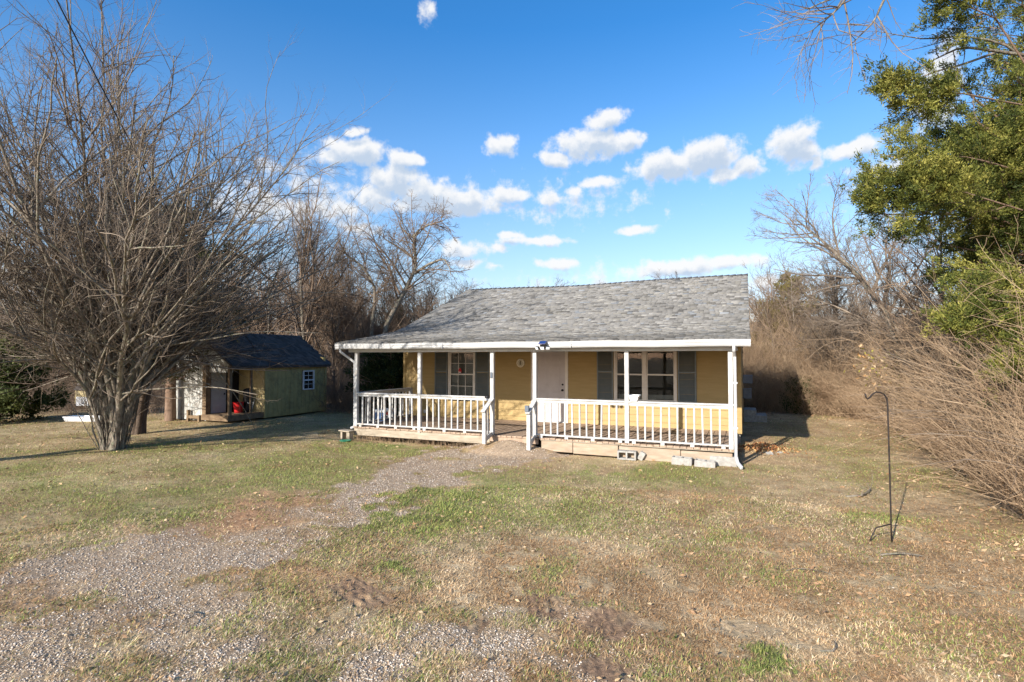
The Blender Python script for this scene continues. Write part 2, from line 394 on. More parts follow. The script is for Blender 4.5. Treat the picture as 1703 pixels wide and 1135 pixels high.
# roof: deck slab, then every shingle tab
def roof_y(s):                                            # slope length -> (y, z)
    pts = np.array([(-.33, 2.262), (1.4, 2.50), (2.75, 2.715), (3.4, 2.93), (7.55, 4.625)])
    L = np.r_[0, np.cumsum(np.hypot(*(np.diff(pts, axis=0).T)))]
    return np.interp(s, L, pts[:, 0]), np.interp(s, L, pts[:, 1]), L[-1]
SL = roof_y(0)[2]
def rx(y): return np.interp(y, [-.33, 2.75, 7.55], [-9.975, -10.19, -10.02]), np.interp(y, [-.33, 7.55], [.385, .375])
def sag(x, s): 
    t = np.clip((x+10)/10.4, 0, 1); return -.075*np.exp(-((t-.42)/.22)**2)*(s/SL)**2
V = []; Fc = []; Cc = []; row = 0; s = 0.; e = .138
rr = np.random.default_rng(11)
while s < SL-.02:
    y0, z0, _ = roof_y(s); x0, x1 = [float(q) for q in rx(y0)]
    x = x0-.02
    while x < x1-.03:
        wd = rr.choice([.10, .14, .18, .23, .16]); xe = min(x+wd, x1+.004*rr.normal())
        s0 = max(s-.02*rr.random()-(.03 if rr.random() < .45 else 0), -.03); s1 = min(s+.175, SL)
        ya, za, _ = roof_y(s0); yb, zb, _ = roof_y(s1)
        if s0 < 0: za -= .006
        t = .013+.008*rr.random()+(.005 if rr.random() < .3 else 0)
        nn = np.array([0, -(zb-za), yb-ya]); nn = nn/np.linalg.norm(nn)
        o = np.array([0, 0, float(sag(x, s))])
        g = .004
        q = [np.array([x+g/2, ya, za])+nn*t+o, np.array([xe-g/2, ya, za])+nn*t*.96+o, np.array([xe, yb, zb])+nn*.003+o, np.array([x, yb, zb])+nn*.003+o,
             np.array([x+g/2, ya, za])-nn*.012+o, np.array([xe-g/2, ya, za])-nn*.012+o]
        n = len(V); V += q; Fc += [(n, n+1, n+2, n+3), (n+4, n+5, n+1, n), (n+5, n+2, n+1, n+1), (n+4, n, n+3, n+3)]
        v = .178+.04*(rr.random()-.5)+(.06 if rr.random() < .14 else 0)-(.07 if rr.random() < .18 else 0)
        k = rr.random(); tint = np.array([1.03, .985, .91]) if k < .78 else (np.array([1.06, 1.0, .88]) if k < .93 else np.array([.95, .99, 1.03]))
        st = float(sst(.52, .75, fbm(np.array([x*.6+5]), np.array([s*2.2+3]), 1.0, 4)[0]))*(1 if s < 4.2 else .45)
        st = max(st, .8*float(sst(.45, .7, fbm(np.array([x*.5+50]), np.array([s*1.6+3]), 1.3, 4)[0])*sst(-2, .1, x)*sst(3.6, 1, s)))
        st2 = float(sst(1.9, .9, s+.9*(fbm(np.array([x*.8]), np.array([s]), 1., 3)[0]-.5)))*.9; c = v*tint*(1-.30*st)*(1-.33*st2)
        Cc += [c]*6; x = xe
    s += e; row += 1
roof_parent = house
V = np.array(V); Fq = np.array([f for f in Fc if len(set(f)) == 4]); Ft = np.array([f[:3] for f in Fc if len(set(f)) == 3])
mroof = MB()
prof = [roof_y(q)[:2] for q in np.linspace(.02, SL, 14)]
for i in range(13):
    (ya, za), (yb, zb) = prof[i], prof[i+1]
    (xa0, xa1), (xb0, xb1) = [tuple(float(q) for q in rx(y)) for y in (ya, yb)]
    k = .02
    pts = []
    for (x0_, x1_, yy, zz) in ((xa0+k, xa1-k, ya, za), (xb0+k, xb1-k, yb, zb)):
        for xx in (x0_, x1_):
            for dz in (-.028-.085*((yy+.33)/7.88)**2, -.15 if i > 4 else -.10): pts.append((xx, yy, zz+dz))
    mroof.add(pts, [(0, 2, 6, 4), (1, 5, 7, 3), (0, 4, 5, 1), (2, 3, 7, 6)]+([(0, 1, 3, 2)] if i == 0 else []))
for z0_, z1_, xx0, xx1 in ((0, 0, -10.0, .36),):
    mroof.add([(xx0, 7.55, 4.515), (xx1, 7.55, 4.515), (xx1, 12.5, 2.52), (xx0, 12.5, 2.52), (xx0, 7.55, 4.49), (xx1, 7.55, 4.49), (xx1, 12.5, 2.40), (xx0, 12.5, 2.40)],
              [(0, 1, 2, 3), (4, 7, 6, 5), (0, 3, 7, 4), (1, 5, 6, 2), (2, 6, 7, 3)])
roof = mroof.build('roof', M['soffit'], house)
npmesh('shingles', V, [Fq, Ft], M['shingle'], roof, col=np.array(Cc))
# ridge caps
V = []; Fc = []; Cc = []; x = -10.02
while x < .34:
    xe = min(x+.23, .385); o = float(sag(x, SL)); h = .022+.006*rr.random()
    n = len(V)
    V += [(x, 7.40, 4.565+o), (x, 7.55, 4.632+o), (x, 7.70, 4.565+o), (xe, 7.39, 4.565+h+o), (xe, 7.55, 4.635+h+o), (xe, 7.71, 4.565+h+o), (xe, 7.39, 4.55+o), (xe, 7.71, 4.55+o)]
    Fc += [(n, n+3, n+4, n+1), (n+1, n+4, n+5, n+2), (n+3, n+6, n+7, n+5)]
    Cc += [np.array([.13, .125, .12])*(1+.3*(rr.random()-.5))]*8; x = xe-.03
npmesh('ridge_cap', V, np.array(Fc), M['shingle'], roof, col=np.array(Cc))
# rake boards
for xs, xe in ((.345, .372), (-10.0, -9.975)):
    m = MB()
    for i in range(13):
        (ya, za), (yb, zb) = prof[i], prof[i+1]; dx = 0 if xs > 0 else float(rx((ya+yb)/2)[0])+9.975+.03
        m.add([(x_, y_, z_+d) for y_, z_ in ((ya, za), (yb, zb)) for d in (-.17, -.03) for x_ in (xs+dx, xe+dx)], [(0, 1, 3, 2), (4, 6, 7, 5), (0, 4, 5, 1), (2, 3, 7, 6), (0, 2, 6, 4), (1, 5, 7, 3)])
    m.build('rake_board', M['white'], house)
# beam, ceiling, gutter
m = MB(); m.box(-9.75, .14, -.05, .05, 2.015, 2.20).box(-9.93, .33, -.235, -.21, 2.10, 2.235).split('porch_beam', M['white'], house, .004)
m = MB(); m.box(-9.93, .33, -.205, D-.035, 2.16, 2.18).build('porch_ceiling', M['soffit'], house)
gp = [(-.222, 2.235), (-.222, 2.115), (-.30, 2.115), (-.325, 2.165), (-.335, 2.165), (-.335, 2.235), (-.355, 2.235), (-.355, 2.245), (-.325, 2.245), (-.325, 2.175), (-.297, 2.125), (-.232, 2.125), (-.232, 2.235)]
gp = [(-.237, 2.238), (-.237, 2.10), (-.315, 2.10), (-.338, 2.135), (-.338, 2.17), (-.352, 2.185), (-.352, 2.226), (-.362, 2.228), (-.362, 2.240), (-.336, 2.240), (-.336, 2.190), (-.326, 2.175), (-.326, 2.14), (-.308, 2.112), (-.249, 2.112), (-.249, 2.238)]
m = MB()
n = len(gp); xs = np.linspace(-9.975, .385, 23)
for i in range(22):
    x0, x1 = xs[i], xs[i+1]; d0 = .006*math.sin(i*1.3); d1 = .006*math.sin((i+1)*1.3)
    m.add([(x0, a, b+d0) for a, b in gp]+[(x1, a, b+d1) for a, b in gp], [(k, (k+1) % n, n+(k+1) % n, n+k) for k in range(n)])
for x in (-9.977, .387): m.add([(x, a, b) for a, b in gp[:9]], [tuple(range(9))])
gut = m.build('gutter', M['gutter'], house)
m = MB()
for x in (-6.6, -3.3): m.box(x-.006, x+.006, -.3655, -.236, 2.095, 2.243)
m.split('gutter_seam', M['gutter'], gut)
def spout(path, w=.058, d=.075, name='downspout'):
    mb = MB()
    for a, b in zip(path[:-1], path[1:]): 
        a = np.array(a); b = np.array(b); t = (b-a)/np.linalg.norm(b-a); mb.beam(a-t*.012, b+t*.012, w, d, (0, 1, 0) if abs(t[2]) > .8 else (0, 0, 1))
    return mb.build(name, M['gutter'], house, .012)
sp = spout([(.075, -.29, 2.11), (.075, -.29, 2.03), (.085, -.10, 1.91), (.088, -.09, .75), (.088, -.09, -.14), (.115, -.17, -.24), (.19, -.33, -.30)])
m = MB()
for z in (1.36, .45): m.box(.045, .131, -.135, -.045, z-.018, z+.018)
m.split('strap', M['gutter'], sp)
spout([(-9.83, -.29, 2.11), (-9.83, -.28, 2.03), (-9.70, -.03, 1.83), (-9.585, .01, 1.74), (-9.575, .012, .1), (-9.58, .01, -.02), (-9.66, -.03, -.05)], .05, .06)

# porch deck, rim boards
m = MB(); x = -9.56; k = 0
while x < .06:
    w_ = min(.138, .06-x); dz = .004*rr.normal()
    m.box(x, x+w_-.010, -.045+.006*rr.normal(), D-.03, -.038+dz, 0.+dz); x += .138; k += 1
deck = m.build('porch_deck', M['deck'], house, .003)
m = MB(); m.box(-9.56, -5.46, -.02, .03, -.235, -.045).build('rim_board', M['rim'], house, .004)
m = MB(); m.box(-9.56, -9.51, .035, 2.98, -.235, -.045).build('rim_board', M['rim'], house, .004)
m = MB(); m.box(-5.45, -4.2, -.02, .03, -.16, -.045).build('step_board', M['deck'], house, .004)
m = MB()
m.box(-4.12, -3.36, -.035, .02, -.30, -.055).box(-3.35, -2.32, -.03, .02, -.315, -.06).box(-2.30, -1.0, -.032, .02, -.36, -.075).box(-.99, .02, -.03, .02, -.36, -.085)
m.build('skirt_beam', M['cream_rim'], house, .01)
m = MB(); m.box(-4.14, .05, -.05, .0, -.056, -.04).build('deck_edge', M['rim'], house, .003)
m = MB(); m.box(-9.3, -.1, .25, 2.9, -.30, -.09).build('underdeck_block', M['dark'], house)  # one solid near-black block filling the space below the deck boards
m = MB(); m.box(-.42, .10, -.07, .28, -.42, -.15).build('corner_pier', M['concrete'], house, .012)

# posts
px = dict(P0=-9.497, P1=-7.472, P2=-5.393, P3=-4.283, P4=-2.121, P5=0.0)
for k, x in px.items():
    m = MB(); hw = .046; m.box(x-hw, x+hw, -.046, .046, .002 if k != 'P1' else -.06, 2.013); m.build('post', M['railwhite'], house, .005)
# rails
def railing(p0, p1, nb, name='railing', over=(.0, .0), w=.092, skip=()):
    a = np.array(p0, float); b = np.array(p1, float); t = (b-a)/np.linalg.norm(b-a)
    root = MB().beam(a+[0, 0, .905]-t*over[0], b+[0, 0, .905]+t*over[1], w, .036).build(name, M['railwhite'], house, .004)
    MB().beam(a+[0, 0, .852], b+[0, 0, .852], .036, .066).build('sub_rail', M['railwhite'], root, .004)
    MB().beam(a+[0, 0, .072], b+[0, 0, .072], .085, .034).build('bottom_rail', M['railwhite'], root, .004)
    m = MB()
    L = np.linalg.norm(b-a)
    for q in np.linspace(a+t*.6*L/(nb+1), b-t*.6*L/(nb+1), 4): m.box(q[0]-.04, q[0]+.04, q[1]-.03, q[1]+.03, .001, .054)
    m.split('rail_block', M['railwhite'], root)
    for i in range(nb):
        q = a+(b-a)*(i+1)/(nb+1)+[0, rr.normal()*.002, 0]; q = q+t*rr.normal()*.006; h = .018
        lean = rr.normal()*.004
        off = np.array([lean, 0, 0]); mm = MB(); mm.beam(q+[0, 0, .0895]-off, q+[0, 0, .8185]+off, 2*h, 2*h, (0, 1, 0)); mm.build('baluster', M['railwhite'], root, .003)
railing((px['P0']+.048, -.005, 0), (px['P1']-.048, -.005, 0), 10, over=(.07, 0))
railing((px['P1']+.048, -.005, 0), (px['P2']-.052, -.005, 0), 10, over=(0, -.05))
railing((px['P3']+.052, -.005, 0), (px['P4']-.048, -.005, 0), 11)
railing((px['P4']+.048, -.005, 0), (px['P5']-.048, -.005, 0), 11, over=(0, .17))
railing((px['P0'], .048, 0), (px['P0'], 2.55, 0), 13, over=(0, .05), w=.13)
MB().box(px['P0']-.046, px['P0']+.046, 2.57, 2.66, .002, .885).build('post', M['railwhite'], house, .004)
def gate(x, yf, zt, zb, sx):
    mb = MB(); mb.box(x-.044, x+.044, yf-.044, yf+.044, zb, zt); g_ = mb.build('stair_rail', M['railwhite'], house, .005)
    a = np.array([x, yf-.10, zt+.005-.06]); b = np.array([x, .03, .895])
    MB().beam(a, b, .11, .036).build('top_rail', M['railwhite'], g_, .004)
    MB().beam([x, yf+.046, zb+.09], [x, -.048, .03], .036, .10).build('bottom_rail', M['railwhite'], g_, .004)
    ym = (yf-.02)/2-.01; MB().beam([x, ym, .06], [x, ym, zt+.08], .03, .036, (0, 1, 0)).build('baluster', M['railwhite'], g_, .003)
gate(px['P2'], -.44, .655, -.16, 1); gate(px['P3'], -.40, .655, -.24, 1)

# windows
def window(x0, x1, z0, z1, units, grid, name='window'):
    tw = .055; y = D
    fr = MB(); fy0, fy1 = y-.045, y+.03
    fr.box(x0, x0+tw, fy0, fy1, z0, z1).box(x1-tw, x1, fy0, fy1, z0, z1).box(x0+tw, x1-tw, fy0, fy1, z1-tw, z1).box(x0-.015, x1+.015, fy0-.012, fy1, z0-.035, z0)
    root = fr.build(name, M['trim'], house, .004)
    ix0, ix1 = x0+tw, x1-tw; W = (ix1-ix0)/units
    for u in range(units):
        a, b = ix0+u*W, ix0+(u+1)*W
        if u: a += .045
        if u < units-1: b -= .045
        zm = (z0+z1)/2-.0; s = .032
        for (c0, c1, yy) in ((z0+.001, zm+.012, y-.012), (zm-.012, z1-tw-.001, y+.008)):
            m = MB(); m.box(a, a+s, yy-.014, yy+.014, c0, c1).box(b-s, b, yy-.014, yy+.014, c0, c1).box(a+s, b-s, yy-.014, yy+.014, c0, c0+s).box(a+s, b-s, yy-.014, yy+.014, c1-s, c1); m.build('sash', M['trim'], root, .002)
        m = MB(); m.box(a+s, b-s, y-.013, y-.011, z0+.033, zm-.02).box(a+s, b-s, y+.007, y+.009, zm+.02, z1-tw-.033)
        m.split('pane', M['glass'], root)
        if grid:
            m = MB()
            for c0, c1, yy in ((z0+.033, zm-.02, y-.016), (zm+.02, z1-tw-.033, y+.004)):
                for k in range(1, grid[0]): xx = a+s+(b-a-2*s)*k/grid[0]; m.box(xx-.007, xx+.007, yy-.006, yy+.002, c0, c1)
                for k in range(1, grid[1]): zz = c0+(c1-c0)*k/grid[1]; m.box(a+s, b-s, yy-.0055, yy+.0015, zz-.007, zz+.007)
            m.build('muntin', M['trim'], root)
    if units == 2:
        xm = (ix0+ix1)/2; MB().box(xm-.045, xm+.045, y-.04, y+.03, z0+.001, z1-tw-.001).build('mullion', M['trim'], root, .003)
    return root
w1 = window(-8.35, -7.40, .60, 2.10, 1, (3, 2))
w2 = window(-3.08, -1.40, .70, 2.12, 2, None)
m = MB(); z = .66
while z < 1.98: m.add([(-8.27, D+.05, z), (-7.49, D+.05, z), (-7.49, D+.075, z+.032), (-8.27, D+.075, z+.032)], [(0, 1, 2, 3)]); z += .036
m.build('blind', M['curtain'], w1)
m = MB()
for k in range(60): 
    x = -3.0+k*.0125; y = D+.16+.02*math.sin(k*.9); m.add([(x, y, .72), (x+.0125, D+.16+.02*math.sin((k+1)*.9), .72), (x+.0125, D+.16+.02*math.sin((k+1)*.9), .86), (x, y, .86)], [(0, 1, 2, 3)])
m.box(-2.99, -1.5, D+.14, D+.145, .74, .86)
m.build('blind', M['curtain'], w2)
MB().box(-2.42, -2.33, D+.02, D+.04, 1.93, 2.0).build('lamp', M['lamp_white'], w2)
def shutter(x0, x1, z0, z1):
    y = D-.024; t = .04; m = MB(); zm = z0+(z1-z0)*.56
    m.box(x0, x0+t, y-.03, y, z0, z1).box(x1-t, x1, y-.03, y, z0, z1)
    for c in (z0, zm-.02, z1-t): m.box(x0+t, x1-t, y-.03, y, c, c+.045)
    r_ = m.build('shutter', M['shutter'], house, .003)
    m = MB()
    for a, b in ((z0+.045, zm-.02), (zm+.025, z1-t)):
        z = a+.004
        while z < b-.02: m.add([(x0+t, y-.026, z), (x1-t, y-.026, z), (x1-t, y-.004, z+.026), (x0+t, y-.004, z+.026)], [(0, 1, 2, 3)]); z += .03
    m.build('louvre', M['shutter'], r_)
shutter(-8.84, -8.37, .60, 2.09); shutter(-7.385, -6.92, .60, 2.09)
shutter(-3.56, -3.10, .68, 2.10); shutter(-1.375, -.905, .68, 2.10)
# door
m = MB()
m.box(-5.55, -5.45, D-.045, D+.02, .001, 2.12).box(-4.50, -4.41, D-.045, D+.02, .001, 2.12).box(-5.45, -4.50, D-.045, D+.02, 2.05, 2.12).build('door_trim', M['trim'], house, .004)
m = MB(); x0, x1, z0, z1 = -5.44, -4.51, .03, 2.04; y = D+.0
m.box(x0, x1, y-.01, y+.03, z0, z1)
door = m.build('door', M['door'], house)
m = MB()
for (a, b) in ((x0+.12, x0+.42), (x1-.42, x1-.12)):
    for c, d_ in ((1.74, 1.93), (1.02, 1.66), (.24, .90)):
        m.box(a, b, y-.016, y-.0105, c, d_).box(a+.035, b-.035, y-.022, y-.0165, c+.035, d_-.035)
m.build('door_panel', M['door'], door, .004)
m = MB(); m.box(-5.45, -4.5, D-.10, D+.0, .002, .03).build('threshold', M['white'], door)
m = MB(); m.lathe([(.012, -.07), (.03, -.065), (.033, -.045), (.014, -.035), (.03, -.012)], (-4.58, D, .93), 12, 'y').lathe([(.024, -.035), (.03, -.012)], (-4.58, D, 1.09), 12, 'y').build('door_handle', M['black'], door, smooth=True)
# floodlight, meter boxes, outlet
fx = -3.93
m = MB(); m.box(fx-.07, fx+.07, -.44, -.36, 2.13, 2.17).build('floodlight', M['black'], house, .006)
fl = bpy.data.objects['floodlight']
MB().add([(fx-.08, -.52, 2.19), (fx+.08, -.52, 2.19), (fx+.08, -.38, 2.25), (fx-.08, -.38, 2.25), (fx-.08, -.52, 2.175), (fx+.08, -.52, 2.175), (fx+.08, -.38, 2.235), (fx-.08, -.38, 2.235)],
         [(0, 1, 2, 3), (7, 6, 5, 4), (0, 4, 5, 1), (1, 5, 6, 2), (2, 6, 7, 3), (3, 7, 4, 0)]).build('solar_panel', M['panel'], fl)
for k, dx in enumerate((-.12, 0, .12)):
    m = MB(); A = rotz(dx*5)@rotx(.5); m.box(fx+dx-.05, fx+dx+.05, -.47, -.43, 2.06, 2.13, A)
    hd = m.build('lamp_head', M['black'], fl, .006)
    m = MB(); m.box(fx+dx-.042, fx+dx+.042, -.482, -.472, 2.065, 2.125, A, (fx+dx, -.45, 2.095)); m.build('lens', M['lamp_white'], hd)
for k, (z0, z1, yy) in enumerate(((1.05, 1.32, 6.9), (.55, .88, 7.2))):
    MB().box(XR+.01, XR+.30-.03*k, yy-.15, yy+.15, z0, z1).build('meter_box', M['metergrey'], house, .015)
ob = onY(877, 680, -.46); MB().box(ob[0]-.05, ob[0]+.045, -.50, -.44, ob[2]-.07, ob[2]+.07).build('outlet_box', M['metergrey'], house, .006)
MB().box(XL+.8, XL+.9, D-.07, D-.025, .1, .2).build('outlet_box', M['white'], house, .006)

MB().box(XR+.02, XR+.75, 8.6, 9.6, GZ-.2, -.12).build('side_step', M['concrete'], house, .01)
MB().box(XR+.02, XR+.42, 8.6, 9.6, -.118, .06).build('side_step', M['concrete'], house, .01)
# things hung on or standing on the porch
t = thing('wall_plaque', 'round cream medallion with dark scrollwork hung on the yellow wall left of the door', 'plaque', (-5.88, D-.03, 1.71))
m = MB(); c = np.array((-5.88, D-.03, 1.71)); m.lathe([(.13, 0), (.13, -.02), (.115, -.03), (.10, -.026), (.02, -.024)], c, 32, 'y').build('disc', M['cream'], t, smooth=False)
m = MB()
for k in range(10):
    a = 2*math.pi*k/10; pts = [c+np.array([math.cos(a+q)*r_, -.033, math.sin(a+q)*r_]) for r_, q in ((.092, 0), (.075, .18), (.058, 0), (.042, -.25))]; m.tube(pts, .0045, 5)
m.tube([c+np.array([.018*math.cos(a), -.033, .05*math.sin(a)]) for a in np.linspace(0, 6.28, 12)], .007, 5).tube([c+(0, -.033, -.05), c+(0, -.033, .055)], .008, 5)
m.build('scrollwork', M['darkgreen_paint'], t)
tag(MB().box(-5.425, -5.365, -.072, -.047, 1.37, 1.52).build('door_camera', M['metergrey'], None, .012), 'small dark grey camera box screwed to the white post left of the steps', 'camera')
t = thing('solar_light', 'black solar cap light at the end of the porch rail left of the steps', 'light', (-5.50, -.03, .925))
MB().lathe([(.05, .0), (.062, .015), (.062, .04), (.03, .06), (.01, .065)], (-5.52, -.03, .885), 14).build('housing', M['black'], t, smooth=True)
MB().lathe([(.028, -.06), (.028, .0)], (-5.52, -.03, .885), 12).build('lens', M['metergrey'], t)
t = thing('planter_box', 'empty white plastic planter box on the porch rail right of the middle post', 'planter', (-1.98, -.0, .923))
m = MB(); a = (-2.05, .03, .925)
def frust(m, x0, x1, y0, y1, z0, z1, e_, th=.012):
    o0 = [(x0+e_, y0+e_, z0), (x1-e_, y0+e_, z0), (x1-e_, y1-e_, z0), (x0+e_, y1-e_, z0)]; o1 = [(x0, y0, z1), (x1, y0, z1), (x1, y1, z1), (x0, y1, z1)]
    i1 = [(x0+th, y0+th, z1), (x1-th, y0+th, z1), (x1-th, y1-th, z1), (x0+th, y1-th, z1)]; i0 = [(x0+e_+th, y0+e_+th, z0+th), (x1-e_-th, y0+e_+th, z0+th), (x1-e_-th, y1-e_-th, z0+th), (x0+e_+th, y1-e_-th, z0+th)]
    return m.add(o0+o1+i1+i0, [(3, 2, 1, 0)]+[(k, (k+1) % 4, 4+(k+1) % 4, 4+k) for k in range(4)]+[(4+k, 4+(k+1) % 4, 8+(k+1) % 4, 8+k) for k in range(4)]+[(8+k, 8+(k+1) % 4, 12+(k+1) % 4, 12+k) for k in range(4)]+[(12, 13, 14, 15)])
frust(m, -2.065, -1.86, -.11, .12, .924, 1.04, .03).build('tub', M['whiteplastic'], t)
MB().box(-2.09, -1.84, -.135, -.11, 1.03, 1.055).box(-2.09, -1.84, .12, .145, 1.03, 1.055).box(-2.09, -2.066, -.11, .12, 1.03, 1.055).box(-1.859, -1.84, -.11, .12, 1.03, 1.055).build('rim', M['whiteplastic'], t, .004)
# red tag in the window
t = thing('window_ornament', 'small red ornament hanging behind the left window with white muntins', 'ornament', (-7.93, D-.02, 1.5))
c = onY(765, 616, D-.022); m = MB(); m.prism([(c[0]-.045, c[2]-.09), (c[0]+.045, c[2]-.09), (c[0]+.055, c[2]), (c[0]+.03, c[2]+.05), (c[0], c[2]+.075), (c[0]-.03, c[2]+.05), (c[0]-.055, c[2])], 'y', D-.026, D-.020).build('body', M['red'], t)
MB().tube([(c[0], D-.023, c[2]+.075), (c[0]-.005, D-.023, c[2]+.16)], .003, 5).build('cord', M['black'], t)
MB().prism([(c[0]-.03, c[2]-.085), (c[0]+.03, c[2]-.085), (c[0]+.03, c[2]-.05), (c[0]-.03, c[2]-.05)], 'y', D-.0285, D-.0262).build('label', M['white'], t)
# blue box seen through the left rail
b0 = onZ(654, 696, .0); t = thing('cooler_box', 'blue cooler with pale lid standing beyond the left end rail of the porch', 'cooler', b0)
b0 = np.array(b0); bx, by = -9.85, 1.75
t.location = (bx, by, GZ)
m = MB(); frust(m, bx-.2, bx+.2, by-.3, by+.3, GZ+.02, .22, .03).build('body', M['blue'], t, .01)
MB().box(bx-.215, bx+.215, by-.315, by+.315, .222, .30).build('lid', M['whiteplastic'], t, .02)
MB().box(bx+.19, bx+.222, by-.22, by-.12, .12, .24).build('sticker', M['red'], t, .004)
MB().tube([(bx+.2, by-.25, .16), (bx+.27, by-.2, .12), (bx+.27, by+.2, .12), (bx+.2, by+.25, .16)], .012, 6).build('handle', M['whiteplastic'], t)
# cinder blocks
def cinder(x, y, z, rot, label, tilt=0, ends=False):
    t = thing('concrete_block', label, 'block', (x, y, z), 'concrete blocks along the porch base'); t.rotation_euler = (0, tilt, rot)
    me = MB(); L, W, H = .40, .20, .19
    # hollow block lying on its side, cores facing front
    xs = [-L/2, -L/2+.035, -.018, .018, L/2-.035, L/2]
    vs = MB()
    for a, b in ((0, 1), (2, 3), (4, 5)): vs.box(xs[a], xs[b], -W/2, W/2, 0, H) if ends else vs.box(xs[a], xs[b], -W/2+.035, W/2-.035, 0, H)
    if ends:
        for a, b in ((1, 2), (3, 4)): vs.box(xs[a], xs[b], -W/2, W/2, 0, .035).box(xs[a], xs[b], -W/2, W/2, H-.035, H)
    else: vs.box(-L/2, L/2, -W/2, -W/2+.035, 0, H).box(-L/2, L/2, W/2-.035, W/2, 0, H)
    o = vs.build('shell', M['concrete'], None, .004); o.parent = t
    return t
cinder(-2.10, -.12, -.335, .04, 'grey hollow concrete block with its cores facing out under the middle right post', 0, True)
cinder(-.95, -.20, -.38, -.03, 'pale concrete block leaning on the porch base, left one of the pair', .03)
cinder(-.50, -.23, -.41, -.05, 'pale concrete block at the porch corner, right one of the pair', .06)
tag(MB().box(-1.86, -1.74, -.12, .02, -.34, -.16, roty(.5)).build('concrete_shard', M['concrete'], None, .01), 'dark broken shard of concrete leaning beside the hollow block', 'rubble')
cb = thing('wood_block', 'short grey plank resting on two stubs at the left foot of the porch', 'plank', (-9.72, -.1, GZ))
MB().box(-9.86, -9.50, -.30, -.06, -.125, -.095, roty(.06)).build('plank', M['rim'], cb, .003)
m = MB(); m.box(-9.82, -9.76, -.26, -.1, GZ-.03, -.135).box(-9.62, -9.52, -.26, -.1, GZ-.03, -.135); m.split('stub', M['rim'], cb, .004)
g_ = onZ(575, 735); m = MB(); m.lathe([(.12, 0), (.15, .015), (.15, .025), (.12, .02), (.02, .015)], (g_[0]-.02, g_[1]+.0, g1(g_[0], g_[1])+.01), 20)
tag(m.build('garden_dish', M['green'], None, smooth=False), 'shallow green plastic dish lying in the grass by the left porch corner', 'dish')

# shepherd hook
h0 = onZ(1483, 899); t = thing('shepherd_hook', 'tall black iron shepherd hook standing in the dry grass', 'garden hook', (h0[0], h0[1], GZ))
fw = float((h0[:2]-CAM[:2])@np.array([math.sin(YAW), math.cos(YAW)]))
def hp(x, y): return atp(x, y, fw)
m = MB(); m.tube([hp(1483, 905), hp(1482, 872), hp(1479.5, 780), hp(1477, 700), hp(1476, 672)]+[hp(x, y) for x, y in ((1474.5, 662), (1470, 656), (1464, 653), (1457, 652.5), (1451, 656), (1447, 661), (1443, 664), (1440, 661), (1439, 655))], .0095, 8).build('pole', M['iron'], t, smooth=True)
m = MB(); m.tube([hp(1481, 872), hp(1457, 878), hp(1448, 896), hp(1447, 900)], .008, 6).build('foot_prong', M['iron'], t, smooth=True)

# ------------------------------------------------------------------ shed
sh = thing('shed', 'small olive shed with an open corner porch behind the big bare tree', 'shed', (-17, 3.5, GZ))
X1 = -15.72; XW = -19.0; Y0, Y1, Y2 = 1.25, 2.55, 5.66; ZT = 1.60
def vboards(a0, a1, z0, z1f, axis, const, sgn, holes=(), bw=.2):
    m = MB(); a = a0
    while a < a1-.01:
        b = min(a+bw-.008, a1); zs = [(z0, z1f((a+b)/2))]
        for h in holes:
            if h[0] < (a+b)/2 < h[1]: zs = [(z0, h[2]), (h[3], z1f((a+b)/2))]
        for c, d_ in zs:
            if d_-c < .01: continue
            q = (.018+.004*rr.random())
            if axis == 'y': m.box(min(const, const+sgn*q), max(const, const+sgn*q), a, b, c+.01*rr.random(), d_)
            else: m.box(a, b, min(const, const+sgn*q), max(const, const+sgn*q), c+.02*rr.random(), d_)
        a += bw
    if axis == 'y':
        pass
    return m
wn = (4.40, 4.99, .60, 1.36)
s_ = MB(); vboards(Y1, Y2, GZ+.04, lambda a: ZT, 'y', X1, 1, [wn]).build('side_wall', M['olive'], sh)
pk = .62
gtop = lambda a: ZT+max(0, 1-abs(a-(X1+XW)/2)/((X1-XW)/2))*1.15
vboards(XW, -17.0, GZ+.02, gtop, 'x', Y0, -1, bw=.13).build('front_wall', M['oldwood'], sh)
vboards(-16.95, X1-.01, ZT-.25, lambda a: gtop(a)-.01, 'x', Y0, -1, bw=.13).build('gable_boards', M['oldwood'], sh)
vboards(-17.0, X1, GZ+.02, lambda a: ZT, 'x', Y1, -1, [], .3).build('porch_end_wall', M['yellowwood'], sh)
vboards(Y0, Y1, GZ+.25, lambda a: ZT, 'y', -17.0, 1, [], .3).build('porch_back_wall', M['brownwood'], sh)
MB().box(XW, XW+.03, Y0, Y2, GZ, ZT).box(XW, X1, Y2-.03, Y2, GZ, ZT+.3).build('rear_wall', M['olive'], sh)
MB().box(XW+.04, X1-.06, Y1+.10, Y2-.1, GZ+.05, 1.5).build('interior', M['dark'], sh)
MB().add([(X1+.14, Y0-.15, ZT-.03), (X1+.14, Y2+.15, ZT-.03), ((X1+XW)/2, Y2+.15, ZT+1.2), ((X1+XW)/2, Y0-.15, ZT+1.2), (XW-.14, Y0-.15, ZT-.03), (XW-.14, Y2+.15, ZT-.03),
    (X1+.14, Y0-.15, ZT-.10), (X1+.14, Y2+.15, ZT-.10), ((X1+XW)/2, Y2+.15, ZT+1.12), ((X1+XW)/2, Y0-.15, ZT+1.12), (XW-.14, Y0-.15, ZT-.10), (XW-.14, Y2+.15, ZT-.10)],
    [(0, 1, 2, 3), (3, 2, 5, 4), (6, 9, 8, 7), (9, 10, 11, 8), (0, 6, 7, 1), (4, 5, 11, 10), (0, 3, 9, 6), (3, 4, 10, 9), (1, 7, 8, 2), (2, 8, 11, 5)]).build('roof', M['shedroof'], sh)
